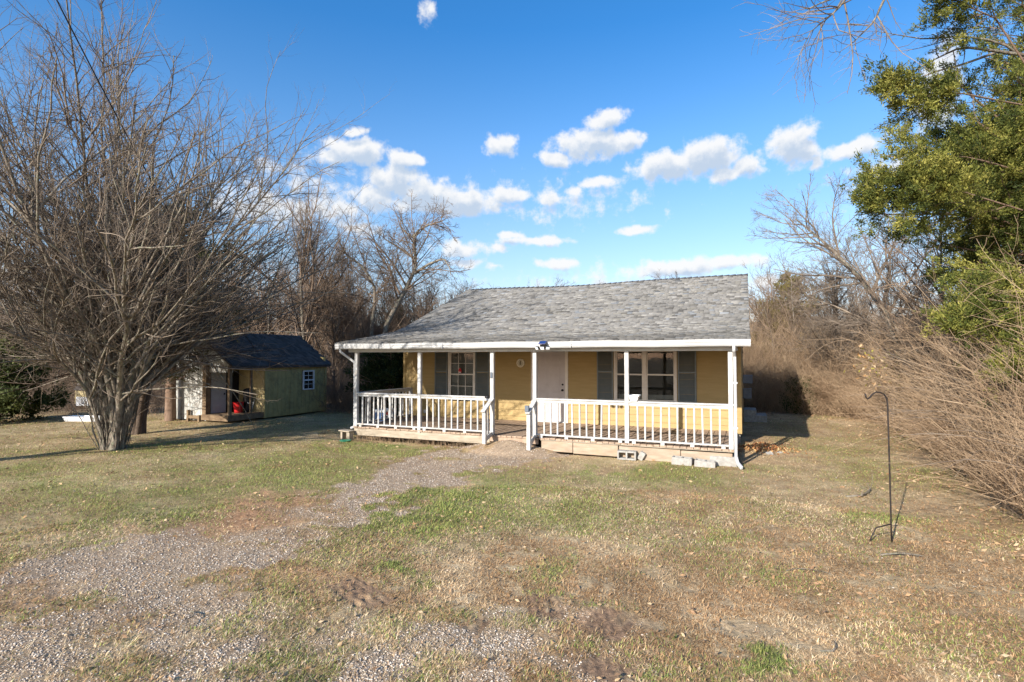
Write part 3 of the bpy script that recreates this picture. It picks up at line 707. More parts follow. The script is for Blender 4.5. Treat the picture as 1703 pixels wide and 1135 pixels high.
V = []; Fc = []; Cc = []
nx, ny = 12, 34
for i in range(nx):
    for j in range(ny):
        u0, u1 = i/nx, (i+1)/nx+.02; x0, x1 = X1+.17-(X1+.17-(X1+XW)/2)*u0, X1+.17-(X1+.17-(X1+XW)/2)*min(u1, 1); z0, z1 = ZT-.03+1.23*u0, ZT-.03+1.23*min(u1, 1)
        ya = Y0-.17+(Y2-Y0+.34)*(j+(i % 2)*.5)/ny; yb = ya+(Y2-Y0+.34)/ny-.01; n = len(V); t_ = .03+.008*rr.random()
        V += [(x0, ya, z0+t_), (x0, yb, z0+t_), (x1, yb, z1+.012), (x1, ya, z1+.012), (x0, ya, z0-.01), (x0, yb, z0-.01)]; Fc += [(n, n+1, n+2, n+3), (n+4, n+5, n+1, n)]
        Cc += [np.array([.08, .073, .07])*(1+.6*(rr.random()-.5))]*6
npmesh('shingles', V, np.array(Fc), M['shingle'], bpy.data.objects['roof.001'] if 'roof.001' in bpy.data.objects else sh, col=np.array(Cc))
for a in ((X1-.04, Y2-.02), (X1-.04, Y1+.03)): MB().box(X1+.019, X1+.045, a[1]-.05, a[1]+.05, GZ+.04, ZT).build('corner_board', M['olive'], sh)
fr = MB(); a, b, c, d_ = wn; t = .045
fr.box(X1-.01, X1+.05, a, a+t, c, d_).box(X1-.01, X1+.05, b-t, b, c, d_).box(X1-.01, X1+.05, a+t, b-t, c, c+t).box(X1-.01, X1+.05, a+t, b-t, d_-t, d_).box(X1-.01, X1+.045, a+t, b-t, (c+d_)/2-.025, (c+d_)/2+.025)
f_ = fr.build('window', M['whiteplastic'], sh)
MB().box(X1+.01, X1+.013, a+t, b-t, c+t, d_-t).build('pane', M['glass'], f_)
m = MB(); m.box(X1+.014, X1+.02, (a+b)/2-.008, (a+b)/2+.008, c+t, d_-t)
for z in (c+.22, d_-.2): m.box(X1+.014, X1+.0195, a+t, b-t, z-.008, z+.008)
m.build('muntin', M['whiteplastic'], f_)
# shed porch
m = MB(); y = Y0-.18
while y < Y1-.02: m.box(-17.0, X1-.02, y, y+.135, -.13, -.095); y += .145
m.build('porch_floor', M['brownwood'], sh)
m = MB(); m.box(X1-.02, X1+.02, Y0-.2, Y1, -.28, -.10).box(-17.0, X1-.02, Y0-.2, Y0-.16, -.28, -.10).build('porch_rim', M['brownwood'], sh)
for (xx, yy, w_) in ((X1-.08, Y0-.06, .10), (X1-.05, 2.02, .07), (-16.95, Y0-.05, .18)): MB().box(xx-w_/2, xx+w_/2, yy-w_/2, yy+w_/2, -.10, ZT).build('porch_post', M['brownwood'], sh)
dr = MB().box(-16.975, -16.95, Y0+.14, 1.98, -.09, 1.45).build('door', M['white'], sh)
MB().box(-16.948, -16.94, Y0+.20, 1.90, .02, .62).box(-16.948, -16.94, Y0+.20, 1.90, .70, 1.35).split('door_panel', M['white'], dr)
MB().lathe([(.03, -.01), (.03, .03), (.012, .05)], (-16.93, 1.90, .55), 10).build('door_handle', M['black'], dr)
MB().box(-16.975, -16.95, 2.0, 2.52, -.09, 1.45).build('dark_gap_panel', M['dark'], sh)  # flat near-black panel: the unlit gap beside the door, put into the colour
bk = (-16.35, 2.0, -.095); t = thing('bucket', 'red plastic bucket standing on the shed porch beside the white door', 'bucket', bk)
MB().lathe([(.13, 0), (.175, .36), (.19, .38), (.165, .38), (.125, .02)], bk, 18).build('tub', M['red'], t, smooth=False)
MB().tube([(bk[0]+.18*math.cos(a), bk[1]+.0, bk[2]+.36-.14*math.sin(a)) for a in np.linspace(0, math.pi, 9)], .006, 5).build('handle', M['metergrey'], t)
bg_ = (-16.3, 2.34, -.095); t = thing('bag', 'dark bulky bag standing at the right end of the shed porch', 'bag', bg_)
MB().lathe([(.13, 0), (.15, .1), (.12, .25), (.15, .45), (.13, .62), (.15, .8), (.05, .86)], bg_, 14).build('body', M['black'], t, smooth=True)
MB().tube([(bg_[0]+.13, bg_[1]-.1, .25), (bg_[0]+.17, bg_[1], .18), (bg_[0]+.13, bg_[1]+.1, .26)], .018, 6).build('band', M['whiteplastic'], t)
a, b = (-15.85, 2.10, -.09), (-16.1, 2.47, .35); t = thing('walking_cane', 'thin pale stick leaning beside the dark bag on the shed porch', 'stick', a)
MB().tube([a, b], .014, 6).build('shaft', M['white'], t)
# low log frame left of the shed porch
q = onZ(325, 699); t = thing('sawhorse', 'low dark timber stand on the grass left of the shed porch', 'timber', (q[0], q[1], GZ))
MB().box(q[0]-.06, q[0]+.02, q[1]-.3, q[1]-.2, GZ-.02, GZ+.38).box(q[0]+.5, q[0]+.58, q[1]-.3, q[1]-.2, GZ-.02, GZ+.22).split('upright', M['brownwood'], t)
MB().box(q[0]+.021, q[0]+.499, q[1]-.29, q[1]-.21, GZ+.1, GZ+.2).build('beam', M['brownwood'], t)
# things by the left woods
q = onZ(146, 701); t = thing('white_trough', 'long low white plastic trough lying on the lawn left of the big tree trunk', 'trough', (q[0], q[1], GZ))
m = MB(); frust(m, -.75, .75, -.22, .22, 0, .17, .06); m.v = [tuple(np.array(rotz(.35)@np.array(v))+[q[0], q[1], GZ+.01]) for v in m.v]; m.build('shell', M['whiteplastic'], t)
q = at(150, 24.5); t = thing('yard_cart', 'olive storage box with dark lid and white front panel near the wood edge', 'storage box', (q[0], q[1], GZ))
MB().box(q[0]-.45, q[0]+.5, q[1]-.35, q[1]+.35, GZ+.15, GZ+.75).build('body', M['yellowwood'], t, .03)
MB().prism([(q[1]-.4, GZ+.76), (q[1]+.4, GZ+.76), (q[1]+.25, GZ+1.05), (q[1]-.2, GZ+1.1)], 'x', q[0]-.5, q[0]+.5).build('lid', M['shedroof'], t, .02)
MB().box(q[0]+.1, q[0]+.9, q[1]-.5, q[1]-.42, GZ+.1, GZ+.5, rotz(.3)).build('panel', M['whiteplastic'], t, .02)
# power cable to the shed
def cable(name, pts, r_, label):
    t = tag(MB().tube(pts, r_, 6).build(name, M['black'], None, smooth=True), label, 'cable'); return t
def sagline(a, b, s, n=24):
    a = np.array(a, float); b = np.array(b, float); return [a+(b-a)*t-np.array([0, 0, s*4*t*(1-t)]) for t in np.linspace(0, 1, n)]
cable('power_cable', sagline(atp(88, -12, 9), atp(445, 606, 22.0), .5), .012, 'black power cable running from overhead at the top left down to the shed')
cable('power_cable', sagline(atp(160, -10, 24), atp(330, 560, 40), .4), .009, 'thin faint cable behind the top of the big bare tree')
# ------------------------------------------------------------------ branch growing (vectorised)
UP = np.array([0, 0, 1.])
def nrm(v): return v/np.maximum(np.linalg.norm(v, axis=-1, keepdims=True), 1e-9)
def curves(P0, D0, L, n, wob, trop, g, drag=None):
    M_ = len(P0); P = np.zeros((M_, n, 3)); P[:, 0] = P0; d = nrm(D0); st = (np.asarray(L)/(n-1))[:, None]
    for i in range(1, n):
        P[:, i] = P[:, i-1]+d*st
        d = d+g.normal(size=(M_, 3))*wob; d[:, 2] += trop if np.isscalar(trop) else trop
        d = nrm(d)
    return P
def children(P, Rd, num, t0, t1, ang, angsd, lf, lmin, rf, n, wob, trop, g, upb=0., lsd=.25, tip_len=.35, flat=0., tipr=.3):
    """num children spread over all parents by their length"""
    M_, m, _ = P.shape; Lp = np.linalg.norm(np.diff(P, axis=1), axis=2).sum(1)
    pi = g.choice(M_, num, p=Lp/Lp.sum()); t = t0+(t1-t0)*g.random(num)
    f = t*(m-1); i = np.minimum(f.astype(int), m-2); fr = (f-i)[:, None]
    base = P[pi, i]*(1-fr)+P[pi, i+1]*fr; T = nrm(P[pi, i+1]-P[pi, i]); rb = Rd[pi, i]*(1-fr[:, 0])+Rd[pi, i+1]*fr[:, 0]
    q = g.normal(size=(num, 3)); q[:, 2] *= (1-flat); q = nrm(q-T*(q*T).sum(1)[:, None])
    a = np.radians(ang+angsd*g.normal(size=num))[:, None]
    d = T*np.cos(a)+q*np.sin(a)+UP*upb
    L = np.maximum(lmin, Lp[pi]*lf*(1-(1-tip_len)*t)*np.clip(1+lsd*g.normal(size=num), .35, 1.8))
    C = curves(base, d, L, n, wob, trop, g)
    r0 = np.minimum(rb*.75, rf*L+.0012); Rr = r0[:, None]*np.linspace(1, tipr, n)[None]
    return C, Rr
def tubes(P, Rd, s):
    M_, n, _ = P.shape; T = nrm(np.gradient(P, axis=1)); dd = nrm(P[:, -1]-P[:, 0])
    ref = np.where(np.abs(dd[:, 2:3]) < .8, np.array([[.05, .03, 1.]]), np.array([[1., .05, .02]]))[:, None, :]
    u = nrm(np.cross(T, ref)); v = np.cross(T, u); k = 2*np.pi*np.arange(s)/s
    V = P[:, :, None]+Rd[:, :, None, None]*(u[:, :, None]*np.cos(k)[None, None, :, None]+v[:, :, None]*np.sin(k)[None, None, :, None])
    idx = np.arange(M_*n*s).reshape(M_, n, s); a = idx[:, :-1]; b = idx[:, 1:]
    Fq = np.stack([a, np.roll(a, -1, 2), np.roll(b, -1, 2), b], -1).reshape(-1, 4)
    return V.reshape(-1, 3), Fq
def join(*ls):
    V = []; Fs = []; n = 0
    for v, f in ls: V.append(v); Fs.append(f+n); n += len(v)
    return np.concatenate(V), np.concatenate(Fs)
def taper(L0, r0, r1, n, pw=1.): return r0[:, None]*(1-(1-r1)*np.linspace(0, 1, n)[None]**pw)

# --- the big many-stemmed bare tree
def stems_tree(base, g, N, tmax, L0, r0, spread, n=11, wob=.05):
    th = np.radians(tmax)*np.linspace(.05, 1, N)**.75; az = np.arange(N)*2.39996+g.normal(size=N)*.25; u = th/np.radians(tmax)
    o = np.stack([np.cos(az), np.sin(az), 0*az], 1); P0 = np.array(base)+o*(spread*u)[:, None]*[1, 1, 0]-UP*.1
    L = L0*(1-.16*u)*(1+.07*g.normal(size=N)); P = np.zeros((N, n, 3)); P[:, 0] = P0; st = (L/(n-1))[:, None]; w_ = g.normal(size=(N, 3))*.0
    for i in range(1, n):
        f = np.clip((i-1)/(n*.30), 0, 1); ang = th*(.10+.90*f)*(1-.10*max(0, i/n-.5)); d = o*np.sin(ang)[:, None]+UP*np.cos(ang)[:, None]
        w_ = w_*.75+g.normal(size=(N, 3))*wob; P[:, i] = P[:, i-1]+nrm(d+w_)*st
    return P, L, th
def hero(base, seed, label, name='bare_tree', N=17, tmax=62, L0=9.4, r0=.085, spread=.34, nlimb=150, nbr=1500, ntw=8500, nt2=5200, suckers=60, dark=False, low=170):
    g = np.random.default_rng(seed)
    S, L, th = stems_tree(base, g, N, tmax, L0, r0, spread, n=15, wob=.07)
    RS = taper(L, r0*(.6+.7*g.random(len(S))), .07, 15, .6)
    B, RB = children(S, RS, nlimb, .13, .92, 33, 11, .52, .9, .0085, 9, .09, .018, g, upb=.12, tip_len=.42)
    C, RC = children(np.concatenate([B]), RB, nbr, .08, 1, 42, 15, .40, .35, .008, 6, .19, .04, g, upb=.12, tip_len=.5)
    S1, R1 = children(S, RS, nbr//5, .3, 1, 40, 12, .17, .4, .008, 6, .1, .015, g, upb=.1)
    if low:
        W, RW = children(S, RS, low, .18, .45, 52, 12, .42, 1.2, .0055, 10, .13, -.002, g, upb=.05, flat=.4)
        B = np.concatenate([B, curves(W[:, 0], W[:, 1]-W[:, 0], np.linalg.norm(np.diff(W, axis=1), axis=2).sum(1), 9, .06, -.01, g)]); RB = np.concatenate([RB, RW[:, :9]])
        S1 = np.concatenate([S1, children(B[-low:], RB[-low:], 900, .1, 1, 40, 12, .36, .3, .008, 6, .12, .01, g)[0]]); R1 = np.concatenate([R1, np.tile(np.linspace(.0055, .002, 6), (900, 1))])
    C = np.concatenate([C, S1]); RC = np.concatenate([RC, R1])
    T, RT = children(C, RC, ntw, .05, 1, 46, 15, .40, .12, .009, 5, .22, .07, g, upb=.16, tip_len=.5)
    U, RU = children(T, RT, nt2, .1, 1, 48, 15, .55, .06, .013, 3, .15, .02, g, upb=.1)
    t = thing(name, label, 'tree', (base[0], base[1], base[2]))
    P0 = np.array(base)
    ls = [tubes(S, RS, 9)]
    if suckers:
        gs = g; az = gs.random(suckers)*6.28; rr_ = spread*(.6+.9*gs.random(suckers))
        p = P0+np.stack([np.cos(az)*rr_, np.sin(az)*rr_, np.full(suckers, -.05)], 1)
        d = np.stack([np.cos(az)*.16, np.sin(az)*.16, np.ones(suckers)], 1)+gs.normal(size=(suckers, 3))*.09
        K = curves(p, d, .7+1.9*gs.random(suckers), 8, .08, .02, gs); RK = taper(1, .008+.012*gs.random(suckers), .3, 8)
        ls.append(tubes(K, RK, 5)); KT, RKT = children(K, RK, suckers*5, .3, 1, 45, 15, .3, .1, .01, 4, .15, .02, gs)
    npmesh('trunk', *join(*ls), M['bark_dark' if dark else 'bark'], t, smooth=True)
    cr = npmesh('limbs', *join(tubes(B, RB, 6)), M['bark_dark' if dark else 'bark'], t, smooth=True)
    tw = [tubes(C, RC, 4), tubes(T, RT, 3), tubes(U, RU, 3)]
    if suckers: tw.append(tubes(KT, RKT, 3))
    npmesh('crown', *join(*tw), M['twig'], t)
    return t
b1 = onZ(190, 748); hero((b1[0], b1[1], GZ), 21, 'broad grey bare tree with many fanned stems and thin shoots round its foot', N=17, tmax=60, L0=9.9, r0=.092, spread=.20, nlimb=330, nbr=3000, ntw=20000, nt2=19000)
b2 = onZ(228, 722)
hero((b2[0], b2[1], GZ), 44, 'dark bare tree with a short thick trunk just behind the fanned tree', N=8, tmax=60, L0=8.8, r0=.13, spread=.10, nlimb=70, nbr=700, ntw=4200, nt2=3000, suckers=0, dark=True, low=120)
# out of frame to the left: casts the long shadows on the lawn
b3 = at(-150, 10.8); hero((b3[0], b3[1], GZ), 63, 'bare tree standing on the left lawn at the edge of the picture', N=6, tmax=42, L0=7.5, r0=.11, spread=.12, nlimb=60, nbr=500, ntw=2500, nt2=800, suckers=0, low=0)

# --- ordinary bare trees
def bare(name, base, g, H, r0, lean=(0, 0), nl=26, nb=220, nt=1500, nu=1200, clear=.25, ang=48, wob=.07, curve=.012, parent=None, loc=None, mat='bark', tmat='twig_far', droop=.0):
    base = np.array(base, float); d = np.array([[lean[0], lean[1], 1.]])
    S = curves(base[None]-[[0, 0, .1]], d, np.array([H]), 14, wob, curve, g); RS = taper(1, np.array([r0]), .12, 14, .85)
    B, RB = children(S, RS, nl, clear, .97, ang, 12, .52, .6, .012, 10, .10, .03-droop, g, upb=.12, tip_len=.35)
    C, RC = children(B, RB, nb, .1, 1, 42, 12, .42, .35, .009, 6, .12, .02-droop, g, upb=.08, tip_len=.5)
    T, RT = children(C, RC, nt, .08, 1, 44, 14, .5, .16, .009, 4, .16, .02-droop, g, upb=.08)
    U, RU = children(T, RT, nu, .1, 1, 50, 15, .55, .08, .012, 3, .18, .02, g)
    RC = np.maximum(RC, .005); RT = np.maximum(RT, .0032); RU = np.maximum(RU, .0026)
    npmesh('trunk', *tubes(S, RS, 8), M[mat], parent, smooth=True)
    npmesh('crown', *join(tubes(B, RB, 5), tubes(C, RC, 3), tubes(T, RT, 3), tubes(U, RU, 3)), M[tmat], parent)
def one(label, name, base, seed, H, r0, **k):
    t = thing(name, label, 'tree', base); bare(name, base, np.random.default_rng(seed), H, r0, parent=t, **k); return t
def atg(x, fwd): p = at(x, fwd); return (p[0], p[1], g1(p[0], p[1])-.02)
one('tall slender bare tree with a fine upright crown rising above the shed roof', 'bare_tree', atg(512, 27), 3, 9.8, .15, nl=34, nb=420, nt=3000, nu=2500, ang=40)
# crooked tree behind the left roof edge
def crooked():
    base = np.array(atg(608, 27)); g = np.random.default_rng(12)
    t = thing('bare_tree', 'crooked bare tree leaning right with a spreading hooked top left of the house roof', 'tree', base)
    def L(pts, n=12):
        p = np.array([atp(x, y, f) for x, y, f in pts]); q = np.linspace(0, len(p)-1, n); i = np.minimum(q.astype(int), len(p)-2); f = (q-i)[:, None]
        return p[i]*(1-f)+p[i+1]*f
    S = np.stack([L([(628, 690, 27), (636, 556, 27), (658, 510, 27), (690, 455, 27.2), (691, 420, 27.3), (687, 395, 27.3), (700, 378, 27), (735, 368, 26.8)]),
                  L([(690, 455, 27.2), (712, 440, 27), (738, 430, 26.8), (748, 445, 26.6), (750, 460, 26.5)]),
                  L([(616, 690, 26.5), (617, 556, 26.5), (624, 500, 26.5), (622, 470, 26.4), (596, 436, 26.2), (577, 425, 26), (572, 420, 26)]),
                  L([(687, 395, 27.3), (672, 385, 27.5), (665, 372, 27.6), (668, 358, 27.6)]),
                  L([(690, 430, 27.2), (668, 415, 27.6), (640, 398, 28), (634, 392, 28)])])
    RS = taper(1, np.array([.16, .09, .12, .05, .07]), .15, 12, .8)
    B, RB = children(S, RS, 120, .3, 1, 52, 14, .34, .7, .012, 8, .16, .0, g, upb=.1)
    C, RC = children(B, RB, 950, .1, 1, 48, 14, .42, .35, .009, 5, .18, -.01, g); T, RT = children(C, RC, 5600, .05, 1, 48, 14, .5, .14, .01, 4, .18, 0, g)
    npmesh('trunk', *tubes(S, RS, 8), M['bark'], t, smooth=True)
    npmesh('crown', *join(tubes(B, RB, 5), tubes(C, np.maximum(RC, .006), 3), tubes(T, np.maximum(RT, .004), 3)), M['twig_far'], t)
crooked()
one('low reddish bare tree against the left end of the roof ridge', 'bare_tree', atg(722, 32), 8, 5.9, .11, nl=30, nb=420, nt=2600, nu=1500, ang=44, clear=.2)
one('large bare oak behind the cedar at the right with a wide rusty crown', 'bare_tree', atg(1540, 17.5), 31, 8.6, .20, lean=(-.22, 0), nl=30, nb=420, nt=3400, nu=3400, ang=52, wob=.09, droop=.01, tmat='twig')
one('bare tree with an arching fan of twigs right of the house roof', 'bare_tree', atg(1405, 23), 37, 6.6, .13, lean=(-.15, 0), nl=30, nb=420, nt=3400, nu=2600, ang=46, clear=.15, mat='bark_dark', tmat='twig')
one('thin pale sapling tree close to the right end of the roof', 'bare_tree', atg(1290, 26), 39, 6.2, .08, nl=22, nb=220, nt=1600, nu=600, ang=38, clear=.15)
# tree whose limbs hang over the top right corner
def overhang():
    base = np.array(atg(1880, 11.5)); g = np.random.default_rng(77)
    t = thing('bare_tree', 'bare tree whose long thin limbs reach into the sky at the top right', 'tree', base)
    def L(pts, n=14):
        p = np.array([atp(x, y, f) if f else np.array([x, y, 0]) for x, y, f in pts]); q = np.linspace(0, len(p)-1, n); i = np.minimum(q.astype(int), len(p)-2); f = (q-i)[:, None]
        return p[i]*(1-f)+p[i+1]*f
    S = np.stack([L([(1880, 760, 11.5), (1870, 400, 11.5), (1850, 100, 11.3), (1800, -150, 11), (1760, -300, 10.8)]),
                  L([(1850, 100, 11.3), (1700, 92, 10.5), (1655, 85, 10.4), (1600, 78, 10.3), (1560, 96, 10.2), (1520, 118, 10), (1500, 140, 10)]),
                  L([(1850, 160, 11.3), (1720, 110, 10.8), (1665, 70, 10.6), (1600, 60, 10.6), (1540, 66, 10.5), (1490, 58, 10.4), (1456, 52, 10.4)]),
                  L([(1655, 88, 10.6), (1600, 108, 10.5), (1560, 118, 10.5), (1520, 133, 10.4), (1487, 125, 10.3), (1468, 115, 10.2)]),
                  L([(1800, -150, 11), (1650, -120, 10), (1500, -60, 9), (1465, 10, 8.8), (1455, 35, 8.8), (1420, 70, 8.7), (1395, 88, 8.7)]),
                  L([(1800, -150, 11), (1600, -140, 9.5), (1440, -50, 8.5), (1400, 8, 8.3), (1380, 28, 8.2), (1350, 50, 8.2), (1325, 100, 8.2)]),
                  L([(1400, 0, 8.3), (1385, 25, 8.2), (1355, 38, 8.2), (1325, 42, 8.2), (1300, 47, 8.2)], 14),
                  L([(1600, -140, 9.5), (1500, -90, 8.8), (1430, -25, 8.4), (1395, -5, 8.3), (1365, 5, 8.3), (1345, 16, 8.3), (1330, 12, 8.3)])])
    RS = taper(1, np.array([.20, .045, .035, .028, .040, .036, .012, .03]), .10, 14, .8)
    B, RB = children(S[1:], RS[1:], 70, .45, 1, 45, 12, .20, .3, .010, 6, .16, .0, g); C, RC = children(B, RB, 300, .1, 1, 48, 14, .42, .14, .009, 4, .2, 0, g)
    npmesh('trunk', *tubes(S[:1], RS[:1], 10), M['bark'], t, smooth=True)
    npmesh('limbs', *tubes(S[1:], RS[1:], 6), M['bark'], t, smooth=True)
    npmesh('crown', *join(tubes(B, np.maximum(RB, .003), 4), tubes(C, np.maximum(RC, .002), 3)), M['twig'], t)
overhang()

# --- evergreens: sprays of small scale-leaf facets along the branchlets
def sprays(P, Rd, num, size, cols, g, t0=.25, per=1, spread=.10, clumpf=1.6, up=.25):
    M_, m, _ = P.shape; Lp = np.linalg.norm(np.diff(P, axis=1), axis=2).sum(1)
    pi = g.choice(M_, num, p=Lp/Lp.sum()); t = t0+(1-t0)*g.random(num)
    f = t*(m-1); i = np.minimum(f.astype(int), m-2); fr = (f-i)[:, None]
    c = P[pi, i]*(1-fr)+P[pi, i+1]*fr+g.normal(size=(num, 3))*spread; T = nrm(P[pi, i+1]-P[pi, i])
    d = nrm(T*.8+g.normal(size=(num, 3))*.55+UP*up); q = nrm(np.cross(d, g.normal(size=(num, 3)))); s = size*(.4+g.random(num)**1.6*1.5)[:, None]
    V = np.stack([c-q*s*.12, c+q*s*.12, c+d*s*.62+q*s*.15, c+d*s, c+d*s*.55-q*s*.16], 1)
    base = np.arange(num)[:, None]*5; Fq = np.concatenate([base+np.array([[0, 1, 2, 4]])]); Ft = base+np.array([[4, 2, 3]])
    # colour differs from clump to clump (the sprig it belongs to) and leaf to leaf
    ck = g.random(M_)[pi]*.6+g.random(num)*.4
    ck = np.clip(ck+.35*(fbm(c[:, 0]*clumpf+40, c[:, 2]*clumpf+c[:, 1], 1.0, 2)-.5)*2, 0, .999)
    cols = np.array(cols); x = ck*(len(cols)-1); j = np.minimum(x.astype(int), len(cols)-2); col = cols[j]*(1-(x-j)[:, None])+cols[j+1]*(x-j)[:, None]
    return V.reshape(-1, 3), [Fq, Ft], np.repeat(col, 5, 0)
CED = [(.04, .058, .018), (.10, .12, .027), (.22, .22, .045), (.42, .38, .10)]
def evergreen(label, name, base, seed, H, rad, zlo, nb, nbr, ntip, nleaf, size, cols, r0=.15, barkm='bark_red', droop=.0, shape='oval', lean=(0, 0), spread=.07, group=None, extra=None):
    g = np.random.default_rng(seed); base = np.array(base, float)
    t = thing(name, label, 'tree', base, group)
    S = curves(base[None]-[[0, 0, .1]], np.array([[lean[0], lean[1], 1.]]), np.array([H]), 14, .02, .01, g); RS = taper(1, np.array([r0]), .1, 14)
    h = zlo+(H-zlo)*g.random(nb)**.9; f = h/H*13; i = np.minimum(f.astype(int), 12); fr = (f-i)[:, None]; p = S[0, i]*(1-fr)+S[0, i+1]*fr
    az = g.random(nb)*6.283; u = (h-zlo)/(H-zlo)
    prof = (np.sin(np.pi*np.clip(.22+u*.78, 0, 1))**.8) if shape == 'oval' else (1-u)**.8+.05
    L = rad*prof*np.clip(1+.22*g.normal(size=nb), .5, 1.5)
    if extra is not None: L = L*(1-.62*sst(6.2, 7.2, h))
    d = np.stack([np.cos(az), np.sin(az), .15+.5*u+.15*g.normal(size=nb)], 1)
    B = curves(p, d, L, 9, .09, .02-droop, g); RB = taper(1, np.maximum(.008, .014*L), .2, 9)
    if extra is not None: B = np.concatenate([B, extra]); RB = np.concatenate([RB, taper(1, np.full(len(extra), .018), .2, 9)])
    C, RC = children(B, RB, nbr, .08, 1, 45, 15, .36, .22, .009, 6, .12, .02, g, upb=.1)
    if extra is not None:
        C2, RC2 = children(extra, taper(1, np.full(len(extra), .03), .2, 9), 420, .3, 1, 50, 15, .22, .22, .009, 6, .12, .02, g, upb=.05); C = np.concatenate([C, C2]); RC = np.concatenate([RC, RC2])
    T, RT = children(C, RC, ntip, .1, 1, 42, 15, .5, .12, .01, 4, .16, .02, g, upb=.12)
    npmesh('trunk', *join(tubes(S, RS, 9)), M[barkm], t, smooth=True)
    npmesh('branches', *join(tubes(B, RB, 5), tubes(C, RC, 3)), M[barkm], t)
    v, fc, col = sprays(T, RT, nleaf, size, cols, g, spread=spread)
    npmesh('crown', v, fc, M['leafy'], t, col=col)
    return t
ex = []
for pts in ([(1700, 175, 10), (1600, 160, 9.6), (1540, 165, 9.4), (1505, 165, 9.3), (1475, 158, 9.2)],
            [(1700, 350, 10.2), (1600, 320, 9.9), (1520, 312, 9.7), (1465, 318, 9.6), (1440, 330, 9.5)], [(1750, 430, 9.6), (1700, 470, 9.2), (1640, 500, 9), (1600, 520, 8.9), (1578, 530, 8.8)],
            [(1760, 440, 9.6), (1710, 520, 9), (1680, 560, 8.8), (1660, 590, 8.7), (1640, 612, 8.6)], [(1720, 130, 9.8), (1660, 40, 9.6), (1620, 30, 9.5), (1590, 20, 9.5), (1580, 10, 9.5)],
            [(1760, 480, 9.4), (1730, 560, 9), (1715, 590, 8.8), (1700, 600, 8.7), (1690, 605, 8.6)]):
    p = np.array([atp(*q) for q in pts]); q = np.linspace(0, 4, 9); i = np.minimum(q.astype(int), 3); f = (q-i)[:, None]; c = p[i]*(1-f)+p[i+1]*f
    for k in range(1): ex.append(c+np.linspace(0, .5, 9)[:, None]*np.random.default_rng(k+len(ex)).normal(size=3)*.5)
evergreen('big green juniper filling the right side of the picture with bright yellowish foliage sprays', 'cedar_tree', atg(1752, 10.9), 5, 11.5, 2.6, 3.3, 270, 2300, 13000, 860000, .037, CED, r0=.2, spread=.035, extra=np.array(ex), droop=.02)
evergreen('small cone-shaped brownish green juniper beyond the right end of the roof', 'cedar_tree', atg(1310, 28), 6, 6.6, 2.4, 1.6, 130, 800, 4200, 80000, .10, [(.11, .095, .025), (.20, .17, .04), (.30, .25, .06)], shape='cone')
cl = onZ(283, 700)
evergreen('dark dull green juniper with a shaggy reddish trunk in front of the old shed boards', 'cedar_tree', (cl[0], cl[1], GZ), 9, 8.2, 2.5, 1.4, 110, 700, 4000, 52000, .09, [(.045, .05, .02), (.09, .09, .035), (.15, .14, .055)], r0=.19, droop=.02)
evergreen('low dark green shrub-like juniper at the left edge of the lawn', 'cedar_tree', atg(-5, 19), 10, 3.4, 1.7, .1, 90, 500, 2500, 36000, .10, [(.04, .055, .018), (.08, .10, .03), (.15, .16, .05)], shape='cone')
evergreen('dark juniper deep in the woods left of the big bare tree', 'cedar_tree', atg(95, 29), 14, 5.0, 2.2, .3, 90, 500, 2500, 42000, .13, [(.018, .026, .008), (.045, .055, .016), (.10, .10, .025)], shape='cone')
evergreen('dark holly-like evergreen bush behind the left end of the porch', 'evergreen_bush', atg(655, 20.5), 15, 2.6, 1.6, .1, 90, 500, 2500, 36000, .08, [(.012, .022, .006), (.03, .045, .012), (.07, .085, .025)], shape='oval', r0=.05)
evergreen('small dark evergreen bush in the house shadow at the right', 'evergreen_bush', atg(1330, 23.5), 18, 1.5, .6, .1, 40, 200, 900, 7000, .07, [(.02, .035, .010), (.05, .075, .02), (.10, .12, .03)], shape='oval', r0=.04)
evergreen('slim dark juniper among the bare trees left of the house', 'cedar_tree', atg(655, 34), 22, 6.0, 1.8, .5, 70, 400, 1800, 26000, .14, [(.02, .026, .010), (.045, .05, .018), (.08, .08, .03)], shape='cone')

# --- woodland: a few kinds, copied
def kinds():
    out = []
    for k, (H, r, a, dn) in enumerate(((8.5, .12, 38, 0), (7.0, .10, 50, 0), (9.6, .15, 44, 0), (5.2, .07, 40, .01), (6.2, .09, 55, .01), (4.0, .05, 42, .0))):
        t = thing('bare_tree', None, 'tree', (0, 0, 0))
        bare('k', (0, 0, 0), np.random.default_rng(200+k), H, r, nl=26, nb=240, nt=1500, nu=600, ang=a, clear=.12 if H < 8 else .22, parent=t, mat='bark' if k % 2 else 'bark_dark')
        out.append(t)
    return out
K = kinds(); used = set(); wr = np.random.default_rng(91)
def plant_tree(k, pos, label, group, s=1.):
    src = K[k]
    if k in used:
        t = src.copy(); COL.objects.link(t)
        for ch in src.children: c = ch.copy(); COL.objects.link(c); c.parent = t
    else: t = src; used.add(k)
    t.location = pos; t.rotation_euler = (0, 0, wr.random()*6.28); t.scale = (s, s, s*(.9+.2*wr.random())); t['label'] = label; t['group'] = group; return t
def band(x0, x1, f0, f1, n, ks, label, group, s=(.8, 1.1)):
    for i in range(n):
        x = x0+(x1-x0)*(i+.5+.6*(wr.random()-.5))/n; f = f0+(f1-f0)*wr.random()
        plant_tree(int(wr.choice(ks)), atg(x, f), label, group, s[0]+(s[1]-s[0])*wr.random())
band(-60, 250, 24, 36, 20, [3, 4, 5, 1], 'low bare tree in the woods at the far left behind the fanned tree', 'bare trees in the woods at the far left')
band(250, 600, 26, 38, 26, [0, 1, 4, 0], 'grey bare tree in the woods behind the shed', 'bare trees in the woods behind the shed')
